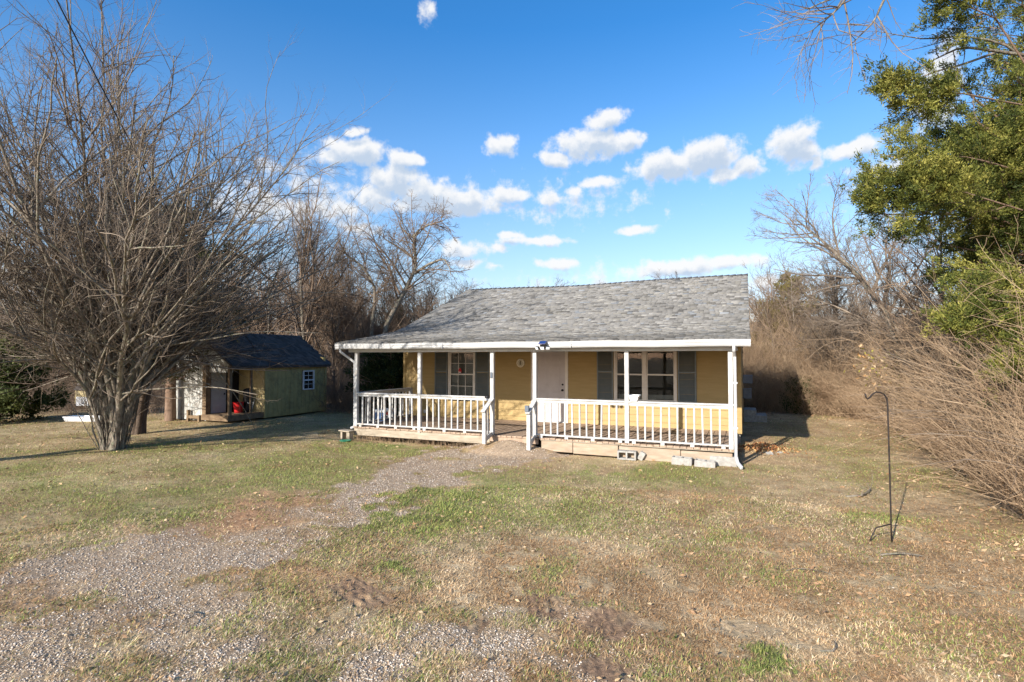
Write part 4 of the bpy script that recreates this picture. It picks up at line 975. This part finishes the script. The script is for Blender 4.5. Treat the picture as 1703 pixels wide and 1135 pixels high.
band(540, 790, 26, 38, 26, [3, 4, 1, 4], 'bare tree in the brown woods left of the house roof', 'bare trees between the shed and the house', (.9, 1.15))
band(700, 1200, 34, 37, 6, [4], 'small bare tree whose twigs barely show above the roof ridge', 'bare trees hidden behind the house', (1.05, 1.2))
band(1275, 1560, 25, 33, 14, [4, 3, 1, 5], 'bare tree in the thicket right of the house', 'bare trees in the right-hand thicket')
band(1560, 1760, 13, 22, 6, [4, 1, 0], 'bare tree behind the big green juniper', 'bare trees behind the big juniper', (.8, 1.0))
for t in (K[2],):
    for c in list(t.children): bpy.data.objects.remove(c)
    bpy.data.objects.remove(t)

# --- thickets: brush nobody could count
def brush(name, label, region, n, H, g, cane=(.004, .009), arch=.06, ntw=5, mat='cane', lean=(-.2, -.1), big=0):
    X, Y, Hs = region(n, g); z = gh(X, Y); P0 = np.stack([X, Y, z-.05], 1)
    d = np.stack([lean[0]+g.normal(size=n)*.45, lean[1]+g.normal(size=n)*.45, np.ones(n)], 1); L = H*Hs*(.5+.8*g.random(n))
    r = cane[0]+(cane[1]-cane[0])*g.random(n)**2
    S = curves(P0, d, L, 9, .17, -arch, g); RS = taper(1, r, .3, 9)
    T, RT = children(S, RS, n*ntw, .15, 1, 48, 18, .36, .25, .006, 5, .16, .0, g, upb=.05); RT = np.maximum(RT, .0022)
    U, RU = children(T, RT, n*ntw, .1, 1, 50, 18, .5, .12, .006, 3, .2, 0, g); RU = np.maximum(RU, .0018)
    o = npmesh(name, *join(tubes(S, RS, 4), tubes(T, RT, 3), tubes(U, RU, 3)), M[mat], None)
    return tag(o, label, 'thicket', None, 'stuff')
def edgeX(Y): return np.interp(Y, [-4.2, -2.8, -.3, 2.9, 7, 9.6, 12, 14.2, 15], [3.8, 3.75, 3.95, 4.2, 4.6, 4.5, 4.1, 3.2, 1.0])
def reg_right(n, g):
    Y = -4.0+19*g.random(n); e = g.random(n)**1.4*5; X = edgeX(Y)+e; return X, Y, .45+.55*sst(0, 1.5, e)
def reg_back(n, g):
    X = -2+9*g.random(n); e = g.random(n)**1.2*7; Y = 14.2+e+.4*np.sin(X*1.7); return X, Y, .5+.5*sst(0, 2., e)
brush('thicket', 'dense tan tangle of bare canes along the right side of the lawn', reg_right, 6200, 3.7, np.random.default_rng(1), lean=(-.08, -.05), arch=.03)
brush('thicket', 'brown tangle of bare brush beyond the right rear corner of the house', reg_back, 4400, 4.6, np.random.default_rng(2), lean=(-.05, -.1), arch=.03)
def reg_px(x0, x1, f0, f1):
    def f(n, g):
        x = x0+(x1-x0)*g.random(n); e = g.random(n)**1.2; fw_ = f0+(f1-f0)*e
        p = np.array([at(a, b) for a, b in zip(x, fw_)]); return p[:, 0], p[:, 1], .45+.55*sst(0, .25, e)
    return f
brush('thicket', 'low reddish brown brush at the wood edge on the far left', reg_px(-70, 275, 21.2, 33), 1700, 2.1, np.random.default_rng(3), lean=(0, -.1), mat='twig_far')
brush('thicket', 'dark brown undergrowth filling the woods behind the shed and the left porch end', reg_px(250, 800, 25.5, 36), 2800, 3.4, np.random.default_rng(4), lean=(0, -.1), mat='twig_far')
brush('thicket', 'dark brush between the shed corner and the left end of the porch', reg_px(545, 700, 21.5, 26), 900, 2.4, np.random.default_rng(6), lean=(0, -.1), mat='twig_far')
# long arching shoots leaning out of the brush at the right
g = np.random.default_rng(33); n = 90; Y = -3.2+9*g.random(n); X = edgeX(Y)+.6+1.8*g.random(n)
S = curves(np.stack([X, Y, gh(X, Y)+.6*g.random(n)], 1), np.stack([-.75+g.normal(size=n)*.25, -.1+g.normal(size=n)*.5, .85+.2*g.random(n)], 1), 2.2+1.6*g.random(n), 12, .05, -.085, g); RS = taper(1, .006+.006*g.random(n), .25, 12)
T, RT = children(S, RS, 500, .3, 1, 40, 15, .22, .15, .006, 4, .1, .02, g)
tag(npmesh('arching_shoots', *join(tubes(S, RS, 5), tubes(T, np.maximum(RT, .002), 3)), M['twig'], None), 'long pale grey shoots arching out of the brush over the right edge of the lawn', 'brush', None, 'stuff')
# russet leaves still hanging on one shoot
def leafquads(c, s, cols, g, flat=.6):
    n = len(c); a = nrm(g.normal(size=(n, 3))*[1, 1, 1-flat]); b = nrm(np.cross(a, nrm(g.normal(size=(n, 3))*[flat*.6+.2, flat*.6+.2, 1]))); nn = np.cross(a, b); s = (s*(.6+.8*g.random(n)))[:, None]
    V = np.stack([c-a*s, c+b*s*.42+nn*s*.12, c+a*s, c-b*s*.42+nn*s*.12, c+nn*s*.0], 1)
    base = np.arange(n)[:, None]*5; Ft = np.concatenate([base+np.array([[0, 1, 4]]), base+np.array([[1, 2, 4]]), base+np.array([[2, 3, 4]]), base+np.array([[3, 0, 4]])])
    cols = np.array(cols); k = g.integers(0, len(cols), n); col = cols[k]*(.8+.4*g.random(n))[:, None]
    return V.reshape(-1, 3), Ft, np.repeat(col, 5, 0)
g = np.random.default_rng(55); sb = thing('oak_sapling', 'oak sapling still holding a spray of orange-brown dead leaves in front of the thicket', 'sapling', atg(1480, 15.6))
pts = [(1440, 608), (1452, 620), (1470, 598), (1485, 612), (1500, 600), (1512, 622), (1462, 630), (1492, 628), (1446, 590), (1480, 640), (1505, 590)]
S = np.stack([np.array([atp(1485-(1485-x)*q**1.3, 700-(700-y)*q, 15.6) for q in np.linspace(0, 1, 8)]) for x, y in pts]); RS = taper(1, np.full(len(S), .010), .3, 8)
npmesh('stem', *tubes(S, RS, 4), M['twig'], sb)
c = np.concatenate([S[:, -1][g.integers(0, len(S), 420)]+g.normal(size=(420, 3))*[.22, .2, .13]])
v, f, col = leafquads(c, .065, [(.42, .24, .10), (.5, .33, .18), (.55, .42, .26), (.38, .34, .06)], g, .1)
npmesh('leaves', v, f, M['leaves'], sb, col=col)
NB1, NB2, NST = 430000, 430000, 420000
# ------------------------------------------------------------------ ground: colours laid out by what grows or lies there
def blobs(px, py, L):
    t = np.zeros_like(px)
    for cx, cy, rx_, ry_, a in L: t = np.maximum(t, a*np.clip(1.25-np.sqrt(((px-cx)/rx_)**2+((py-cy)/ry_)**2), 0, 1))
    return t
def seg(px, py, pts):
    best = np.full(px.shape, 9.)
    for (x0, y0, w0), (x1, y1, w1) in zip(pts[:-1], pts[1:]):
        dx, dy = x1-x0, y1-y0; t = np.clip(((px-x0)*dx+(py-y0)*dy)/(dx*dx+dy*dy), 0, 1)
        best = np.minimum(best, np.hypot(px-x0-t*dx, (py-y0-t*dy)*1.6)/(w0+(w1-w0)*t))
    return best
def masks(X, Y):
    px, py = projxy(X, Y); n1 = fbm(X+3, Y+8, .9, 4)-.5; n2 = fbm(X+31, Y+18, 3.1, 4)-.5; n3 = fbm(X+61, Y+38, .35, 3)-.5
    jx = px+n1*150+n2*110; jy = py+(n2*75+n1*60)*np.clip((py-600)/400, .1, 1)
    # gravel drive: from the steps to the lower left, then the broad foreground
    d = seg(jx, jy, [(860, 740, 42), (760, 765, 34), (660, 800, 42), (560, 850, 58), (430, 905, 75), (290, 955, 115), (130, 960, 85)])
    grav = sst(1.15, .75, d)
    fore = sst(990, 1070, jy+np.abs(px-350)*.02-n3*160)*sst(1130, 830, jx-(jy-1050)*.9)
    left = sst(1.05, .8, np.hypot((jx-200)/300, (jy-1010)/75))
    grav = np.maximum(grav, np.maximum(fore*.95, left*.8))
    grav = grav*(1-.97*blobs(jx, jy, [(430, 870, 125, 42, 1.2), (500, 842, 80, 26, 1), (400, 965, 130, 22, .75), (90, 985, 70, 20, .8), (560, 960, 120, 25, .9), (640, 1000, 90, 20, .7)]))
    grav *= sst(.30, .62, fbm(X+91, Y+77, 2.6, 5)+.34*sst(.5, 1, grav)*sst(1010, 940, py)-.0)
    grav *= sst(2.6, 1.2, X)
    dirt = blobs(jx, jy, [(430, 870, 130, 46, 1.3), (500, 842, 90, 28, 1.1), (370, 895, 60, 20, .8), (420, 945, 120, 20, .6), (560, 960, 110, 25, .7), (600, 985, 50, 22, 1), (230, 885, 60, 20, .5), (60, 975, 70, 30, .8), (30, 1010, 60, 40, .7), (720, 790, 40, 12, .7), (760, 745, 40, 10, .4),
        (920, 1010, 45, 28, .8), (1010, 1045, 60, 35, .9), (1060, 1000, 40, 25, .6), (960, 1060, 120, 30, .5), (1010, 1125, 80, 30, .9), (1370, 890, 40, 14, .4), (1230, 770, 40, 12, .5)])
    edge = sst(.75, 1.0, d)*sst(1.5, 1.1, d)*.55
    dirt = np.clip(np.maximum(dirt, edge*(.5+n1*1.2))*(.75+n2), 0, 1)
    green = blobs(jx, jy, [(640, 748, 130, 14, .95), (560, 770, 90, 20, .7), (300, 830, 240, 60, .5), (520, 790, 180, 36, .8), (440, 820, 120, 26, .75), (160, 905, 70, 14, .8), (80, 800, 200, 40, .45), (350, 760, 200, 30, .35),
        (700, 860, 130, 34, 1.15), (800, 810, 150, 50, .75), (900, 860, 180, 40, .4), (880, 930, 80, 28, .75), (650, 942, 40, 15, .8), (870, 972, 50, 16, .75), (1060, 790, 150, 18, .95), (1180, 800, 60, 22, .6), (1000, 760, 140, 14, .4), (1275, 1100, 50, 26, 1.1),
        (1400, 780, 160, 50, .38), (1480, 860, 60, 20, .45), (1200, 900, 60, 20, .3), (960, 1000, 80, 25, .5), (800, 1020, 130, 25, .45), (1080, 1130, 60, 20, .5), (1560, 760, 40, 60, .5), (690, 1040, 100, 20, .3)])
    green = np.clip(green*(1+n1*1.5+n2*.9)+.18+.18*sst(900, 500, px)+n1*.9, 0, 1)*(1-grav*.9)*(1-dirt*.85)
    leaf = np.clip(.10+sst(edgeX(Y)-1.8, edgeX(Y)+.3, X)*(Y < 12)*.95+.35*sst(1150, 1650, px)*sst(820, 1000, py)+sst(12, 14.2, Y)*.5*(X > -1)+blobs(px, py, [(1270, 745, 45, 12, 1.)]), 0, 1)
    leaf = leaf*(.55+n1*1.6+n2)
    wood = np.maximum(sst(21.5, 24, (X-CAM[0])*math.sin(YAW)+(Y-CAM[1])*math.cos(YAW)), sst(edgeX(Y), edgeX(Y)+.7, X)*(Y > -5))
    return np.clip(grav, 0, 1), dirt, green, np.clip(leaf, 0, 1), wood, n1, n2
def tread(X, Y):
    """tyre prints pressed into the mud: height and mask"""
    h = np.zeros_like(X); m = np.zeros_like(X)
    for cx, cy, tx, ty, ln, wd in ((597, 984, 640, 1010, .75, .20), (905, 1005, 912, 1030, .50, .17), (1015, 1035, 995, 1060, .55, .20), (1015, 1118, 1000, 1132, .30, .22), (790, 1035, 775, 1050, .3, .12)):
        a = onZ(cx, cy); b = onZ(tx, ty); d = (b-a)[:2]; d /= np.linalg.norm(d); s = (X-a[0])*d[0]+(Y-a[1])*d[1]; t = -(X-a[0])*d[1]+(Y-a[1])*d[0]
        k = sst(wd, wd*.8, np.abs(t))*sst(ln/2+.05, ln/2-.05, np.abs(s)); lug = np.sin((t+.015*np.sin(s*38))*2*np.pi/.105)
        h += k*(.009*lug*sst(.3, .6, fbm(X, Y, 7, 3))-.003); m = np.maximum(m, k)
    return h, m
fa = math.atan2(math.cos(YAW), math.sin(YAW))
na = 780; A = np.concatenate([np.linspace(fa-R(52), fa+R(52), na), np.linspace(fa+R(52), fa+R(308), 70)[1:-1]])
Rr_ = np.concatenate([[0.01, .6, 1.2], np.geomspace(1.8, 45, 420), np.geomspace(45, 900, 40)[1:]])
AA, RR = np.meshgrid(A, Rr_); GX = CAM[0]+RR*np.cos(AA); GY = CAM[1]+RR*np.sin(AA)
gr, di, gn, lf, wd_, n1, n2 = masks(GX, GY); th_, tm = tread(GX, GY)
Z = gh(GX, GY)+th_+(fbm(GX*1.0, GY*1.0, 14, 3)-.5)*.018*(1-gr)*np.clip(6/RR, 0, 1.5)+(fbm(GX+9, GY+4, 30, 2)-.5)*.010*np.clip(5/RR, 0, 1)
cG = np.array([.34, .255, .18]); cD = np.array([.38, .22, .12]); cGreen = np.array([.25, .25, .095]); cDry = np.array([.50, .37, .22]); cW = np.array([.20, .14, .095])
c = cDry*(1+.5*n2[..., None])*(1-gn[..., None])+cGreen*gn[..., None]
soil = np.array([.29, .175, .095]); thin = np.clip(.50+n1*1.5-n2, 0, .95)[..., None]*.75; c = c*(1-thin)+soil*thin
c = c*(1-di[..., None])+cD*(1+.5*n2[..., None])*di[..., None]
g_ = (gr*.85)[..., None]; c = c*(1-g_)+cG*g_
m_ = np.maximum(tm, 0)[..., None]*(.35+.6*sst(.35, .6, fbm(GX, GY, 6, 3)))[..., None]; c = c*(1-m_)+np.array([.27, .17, .105])*m_
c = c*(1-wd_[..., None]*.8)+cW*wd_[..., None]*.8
nr, nc = GX.shape; idx = np.arange(nr*nc).reshape(nr, nc); a_ = idx[:-1]; b_ = idx[1:]
Fq = np.stack([a_, np.roll(a_, -1, 1), np.roll(b_, -1, 1), b_], -1).reshape(-1, 4)
gm, gnt, gb, go_ = newmat('soil_and_thatch')
ga = nd(gnt, 'ShaderNodeAttribute', attribute_name='Col')
f1 = ramp(gnt, noise(gnt, 26, 6, rough=.75), [(.3, (.55,)*3), (.5, (1,)*3), (.7, (1.5,)*3)])
f2 = ramp(gnt, noise(gnt, 5, 4, rough=.7), [(.3, (.8,)*3), (.7, (1.2,)*3)])
cc_ = mix(gnt, 1, mix(gnt, 1, ga.outputs[0], f1, 'MULTIPLY'), f2, 'MULTIPLY'); gnt.links.new(cc_, gb.inputs['Base Color']); gb.inputs['Roughness'].default_value = .95; gb.inputs['Specular IOR Level'].default_value = .1
bump(gnt, noise(gnt, 34, 6, rough=.75), gb, .03, .8)
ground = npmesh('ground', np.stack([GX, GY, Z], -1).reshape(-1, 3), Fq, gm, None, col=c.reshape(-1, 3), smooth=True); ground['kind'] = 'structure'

def scatter(n, g, rmin, rmax, pw=1.0, half=50):
    """denser near the viewer's stretch of lawn: radius law r^(pw-1)"""
    u = g.random(n); r = (rmin**(1-pw)+(rmax**(1-pw)-rmin**(1-pw))*u)**(1/(1-pw)) if pw != 1 else rmin*(rmax/rmin)**u
    a = fa-R(6)+R(half+4)*(2*g.random(n)-1); return CAM[0]+r*np.cos(a), CAM[1]+r*np.sin(a), r
def outside(X, Y): return ~((X > -9.75) & (X < .2) & (Y > -.06) & (Y < 12.2)) & ~((X > -19.1) & (X < -15.6) & (Y > 1.0) & (Y < 5.8))
def blades(n, seed, rmin, rmax, pw, two):
    g = np.random.default_rng(seed); X, Y, r = scatter(n, g, rmin, rmax, pw); gr, di, gn, lf, wd_, n1, n2 = masks(X, Y); _, tm = tread(X, Y)
    tuft = fbm(X+7, Y+3, 5.5, 3); dens = np.clip(1.05-gr*.93-di*.88-tm*.6, .03, 1)*sst(.30, .58, tuft+.35*gn+.06)*np.clip(1-wd_*.75, 0, 1)
    k = (g.random(n) < dens) & outside(X, Y); X, Y, r, gn, n1, n2, wd_, gr = [q[k] for q in (X, Y, r, gn, n1, n2, wd_, gr)]; n = len(X)
    isg = g.random(n) < np.clip(gn*1.2-.10, 0, .80)
    h = np.where(isg, .022+.030*g.random(n)+.03*sst(.75, 1, gn)*g.random(n), .022+.045*g.random(n)**1.3); wv = np.clip(.0014+.00030*r, .0018, .010)*(.7+.6*g.random(n))
    az = g.random(n)*6.283; dry_lean = np.where(isg, .35+.5*g.random(n), .5+1.6*g.random(n)**.7); dirv = np.stack([np.cos(az), np.sin(az), np.zeros(n)], 1); side = np.stack([-np.sin(az), np.cos(az), np.zeros(n)], 1)*wv[:, None]
    base = np.stack([X, Y, gh(X, Y)-.006+(fbm(X*1.0, Y*1.0, 14, 3)-.5)*.018*np.clip(6/r, 0, 1.5)], 1)
    ax = nrm(dirv*dry_lean[:, None]+UP); ax2 = nrm(dirv*(dry_lean*2.2)[:, None]+UP*.8)
    pal_g = np.array([(.20, .25, .065), (.29, .32, .085), (.38, .37, .12), (.18, .22, .07)]); pal_d = np.array([(.62, .46, .26), (.72, .56, .34), (.50, .345, .19), (.42, .28, .155), (.76, .62, .41), (.56, .39, .235)])
    col = np.where(isg[:, None], pal_g[g.integers(0, 4, n)], pal_d[g.integers(0, 6, n)])*(.8+.4*g.random(n))[:, None]
    pk = sst(.45, .62, fbm(X+21, Y+66, 1.1, 4)+.10*sst(-3, 2, X))[:, None]*(~isg)[:, None]; col = col*(1-pk*(1-np.array([.76, .65, .56])))
    br = np.clip(.68+.72*fbm(X+71, Y+16, 2.2, 3)+.02, .7, 1.3)[:, None]; col = col*br
    if two:
        mid = base+ax*(h*.5)[:, None]; tip = mid+ax2*(h*.55)[:, None]
        V = np.stack([base-side, base+side, mid+side*.8, tip, mid-side*.8], 1); b = np.arange(n)[:, None]*5
        return V.reshape(-1, 3), [b+np.array([[0, 1, 2, 4]]), b+np.array([[4, 2, 3]])], np.repeat(col, 5, 0)
    tip = base+nrm(ax+ax2)*h[:, None]; V = np.stack([base-side, base+side, tip], 1); b = np.arange(n)[:, None]*3
    return V.reshape(-1, 3), [b+np.array([[0, 1, 2]])], np.repeat(col, 3, 0)
v, f, c = blades(NB1, 501, 3.0, 9.5, .7, True); tag(npmesh('grass', v, f, M['blades'], None, col=c), 'short dry tan grass with green tufts covering the near lawn', 'grass', None, 'stuff')
v, f, c = blades(NB2, 502, 9.0, 27, .6, False); tag(npmesh('grass', v, f, M['blades'], None, col=c), 'winter grass around the house and back to the wood edge', 'grass', None, 'stuff')
# lush tufts
# gravel
def stones(n, seed):
    g = np.random.default_rng(seed); X, Y, r = scatter(n, g, 3.0, 19, .9); gr = masks(X, Y)[0]; k = (g.random(n) < (gr**1.4*.8+.010)*(1-tread(X, Y)[1])) & outside(X, Y); X, Y, r = X[k], Y[k], r[k]; n = len(X)
    s = (.0038+.0085*g.random(n)**2.2)*(1+.035*r); o = np.array([(1, 0, 0), (0, 1, 0), (-1, 0, 0), (0, -1, 0), (0, 0, .7), (.2, .1, -.6)])
    az = g.random(n)*6.28; R2 = np.stack([np.stack([np.cos(az), -np.sin(az), 0*az], 1), np.stack([np.sin(az), np.cos(az), 0*az], 1), np.stack([0*az, 0*az, 1+0*az], 1)], 1)
    V = o[None]*(.6+.7*g.random((n, 6, 3))); V[:, :, 0] += .25*V[:, :, 2]; V = np.einsum('nij,nkj->nki', R2, V)*s[:, None, None]*np.array([1, 1, .75])+np.stack([X, Y, gh(X, Y)+s*.15], 1)[:, None]
    f = np.array([(0, 1, 4), (1, 2, 4), (2, 3, 4), (3, 0, 4), (1, 0, 5), (2, 1, 5), (3, 2, 5), (0, 3, 5)]); b = np.arange(n)[:, None, None]*6
    pal = np.array([(.40, .325, .25), (.50, .425, .34), (.28, .22, .17), (.60, .52, .43), (.42, .295, .19), (.42, .36, .30)]); col = pal[g.integers(0, 6, n)]*(.8+.4*g.random(n))[:, None]
    return V.reshape(-1, 3), (b+f[None]).reshape(-1, 3), np.repeat(col, 6, 0)
v, f, c = stones(NST, 601); tag(npmesh('gravel', v, f, M['stone'], None, col=c), 'grey crushed gravel of the drive leading to the porch steps', 'gravel', None, 'stuff')
# dead leaves
def litter(n, seed, rmin, rmax, pw):
    g = np.random.default_rng(seed); X, Y, r = scatter(n, g, rmin, rmax, pw, 48); m = masks(X, Y); k = (g.random(n) < np.clip(m[3]*1.0+.02, 0, 1)*(1-.8*m[0])) & outside(X, Y); X, Y, r = X[k], Y[k], r[k]; n = len(X)
    return leafquads(np.stack([X, Y, gh(X, Y)+.012+.02*g.random(n)], 1), .018+.0012*r, [(.38, .23, .12), (.46, .31, .17), (.30, .18, .10), (.46, .34, .21), (.38, .25, .15)], g, .7)
v, f, c = litter(60000, 701, 3, 30, .8); tag(npmesh('leaf_litter', v, f, M['leaves'], None, col=c), 'brown dead leaves scattered under the thicket and over the lawn', 'leaves', None, 'stuff')
q = onZ(1268, 748); g = np.random.default_rng(8); n = 900; P = np.stack([q[0]+g.normal(size=n)*.33, q[1]+g.normal(size=n)*.30, np.zeros(n)], 1); P[:, 2] = GZ+.02+.16*g.random(n)*np.exp(-(((P[:, 0]-q[0])/.4)**2+((P[:, 1]-q[1])/.4)**2))
v, f, c = leafquads(P, .035, [(.40, .16, .06), (.5, .28, .12), (.55, .40, .2), (.28, .12, .06)], g, .3); tag(npmesh('leaf_pile', v, f, M['leaves'], None, col=c), 'small heap of russet leaves at the right foot of the house', 'leaves', None, 'stuff')
# weeds along the left foot of the porch
g = np.random.default_rng(19); n = 260; X = -9.5+4*g.random(n); Y = -.02-.12*g.random(n)
S = curves(np.stack([X, Y, np.full(n, GZ)], 1), g.normal(size=(n, 3))*.4+[0, -.1, 1], .10+.16*g.random(n), 5, .2, -.05, g)
v, f = tubes(S, taper(1, np.full(n, .0035), .3, 5), 3); tag(npmesh('weeds', v, f, M['cane'], None), 'thin dry weeds along the left foot of the porch', 'weeds', None, 'stuff')
# fallen branches
def stick(x, y, ln, ang, r_, label, seed, nb=6, kink=.16):
    g = np.random.default_rng(seed); q = onZ(x, y); z = g1(q[0], q[1]); kink = kink*1.9
    S = curves(np.array([[q[0]-math.cos(ang)*ln/2, q[1]-math.sin(ang)*ln/2, z+.02]]), np.array([[math.cos(ang), math.sin(ang), .03]]), np.array([ln]), 9, kink, -.0, g); S[:, :, 2] = z+.015+.03*np.abs(np.sin(np.linspace(0, 3, 9)))
    RS = taper(1, np.array([r_]), .4, 9); B, RB = children(S, RS, nb, .2, .9, 45, 10, .45, .08, .012, 5, .15, .0, g, upb=.2)
    tag(npmesh('fallen_branch', *join(tubes(S, RS, 6), tubes(B, RB, 4)), M['bark'], None), label, 'branch')
stick(1462, 828, 1.0, .3, .018, 'pale forked fallen branch on the grass behind the shepherd hook', 1, 9)
stick(1405, 1092, .32, .0, .007, 'short curved grey twig lying in the dry grass at the bottom right', 2, 2)
stick(340, 1028, .5, -.2, .006, 'thin pale twig lying on the gravel at the lower left', 3, 2)
stick(1345, 950, .5, .5, .005, 'thin twig in the leaf-strewn grass left of the shepherd hook', 4, 2)
stick(1500, 925, .45, .3, .012, 'bleached stick lying in the grass just in front of the shepherd hook', 5, 0, .05)
# pale rocks by the downspout
for x, y, s, lab in ((1280, 757, .10, 'pale flat rock below the right downspout'), (1297, 755, .07, 'smaller pale rock right of the downspout rock'), (1621, 976, .02, 'tiny white pebble in the grass at the right'), (1105, 763, .045, 'small pale stone in the grass before the cream porch beam')):
    q = onZ(x, y); g = np.random.default_rng(int(x)); m = MB(); m.lathe([(s*.7, 0), (s, s*.25), (s*.8, s*.5), (s*.2, s*.58)], (q[0], q[1], g1(q[0], q[1])-.01), 9); m.v = [tuple(np.array(v)+g.normal(size=3)*s*.1) for v in m.v]
    tag(m.build('rock', M['concrete'], None), lab, 'rock')
# far hills
V = []; n = 160
for k in range(n+1):
    a = fa+R(80)*(2*k/n-1); hgt = 7+7*float(fbm(np.array([k*.13]), np.array([3.3]), 1., 3)[0])+3*float(fbm(np.array([k*1.7]), np.array([8.3]), 1., 2)[0])
    for r_, z in ((150, -2), (158, hgt*.7), (172, hgt), (200, hgt*.6)): V.append((CAM[0]+r_*math.cos(a), CAM[1]+r_*math.sin(a), z))
Fh = np.array([(k*4+j, (k+1)*4+j, (k+1)*4+j+1, k*4+j+1) for k in range(n) for j in range(3)])
hm = weathered('wooded_hill', (.10, .085, .075), (.17, .145, .125), .25, .95, None, .5, .5, (.05, .06, .04), .6, .05)
npmesh('hills', np.array(V), Fh, hm, None, smooth=True)['kind'] = 'structure'
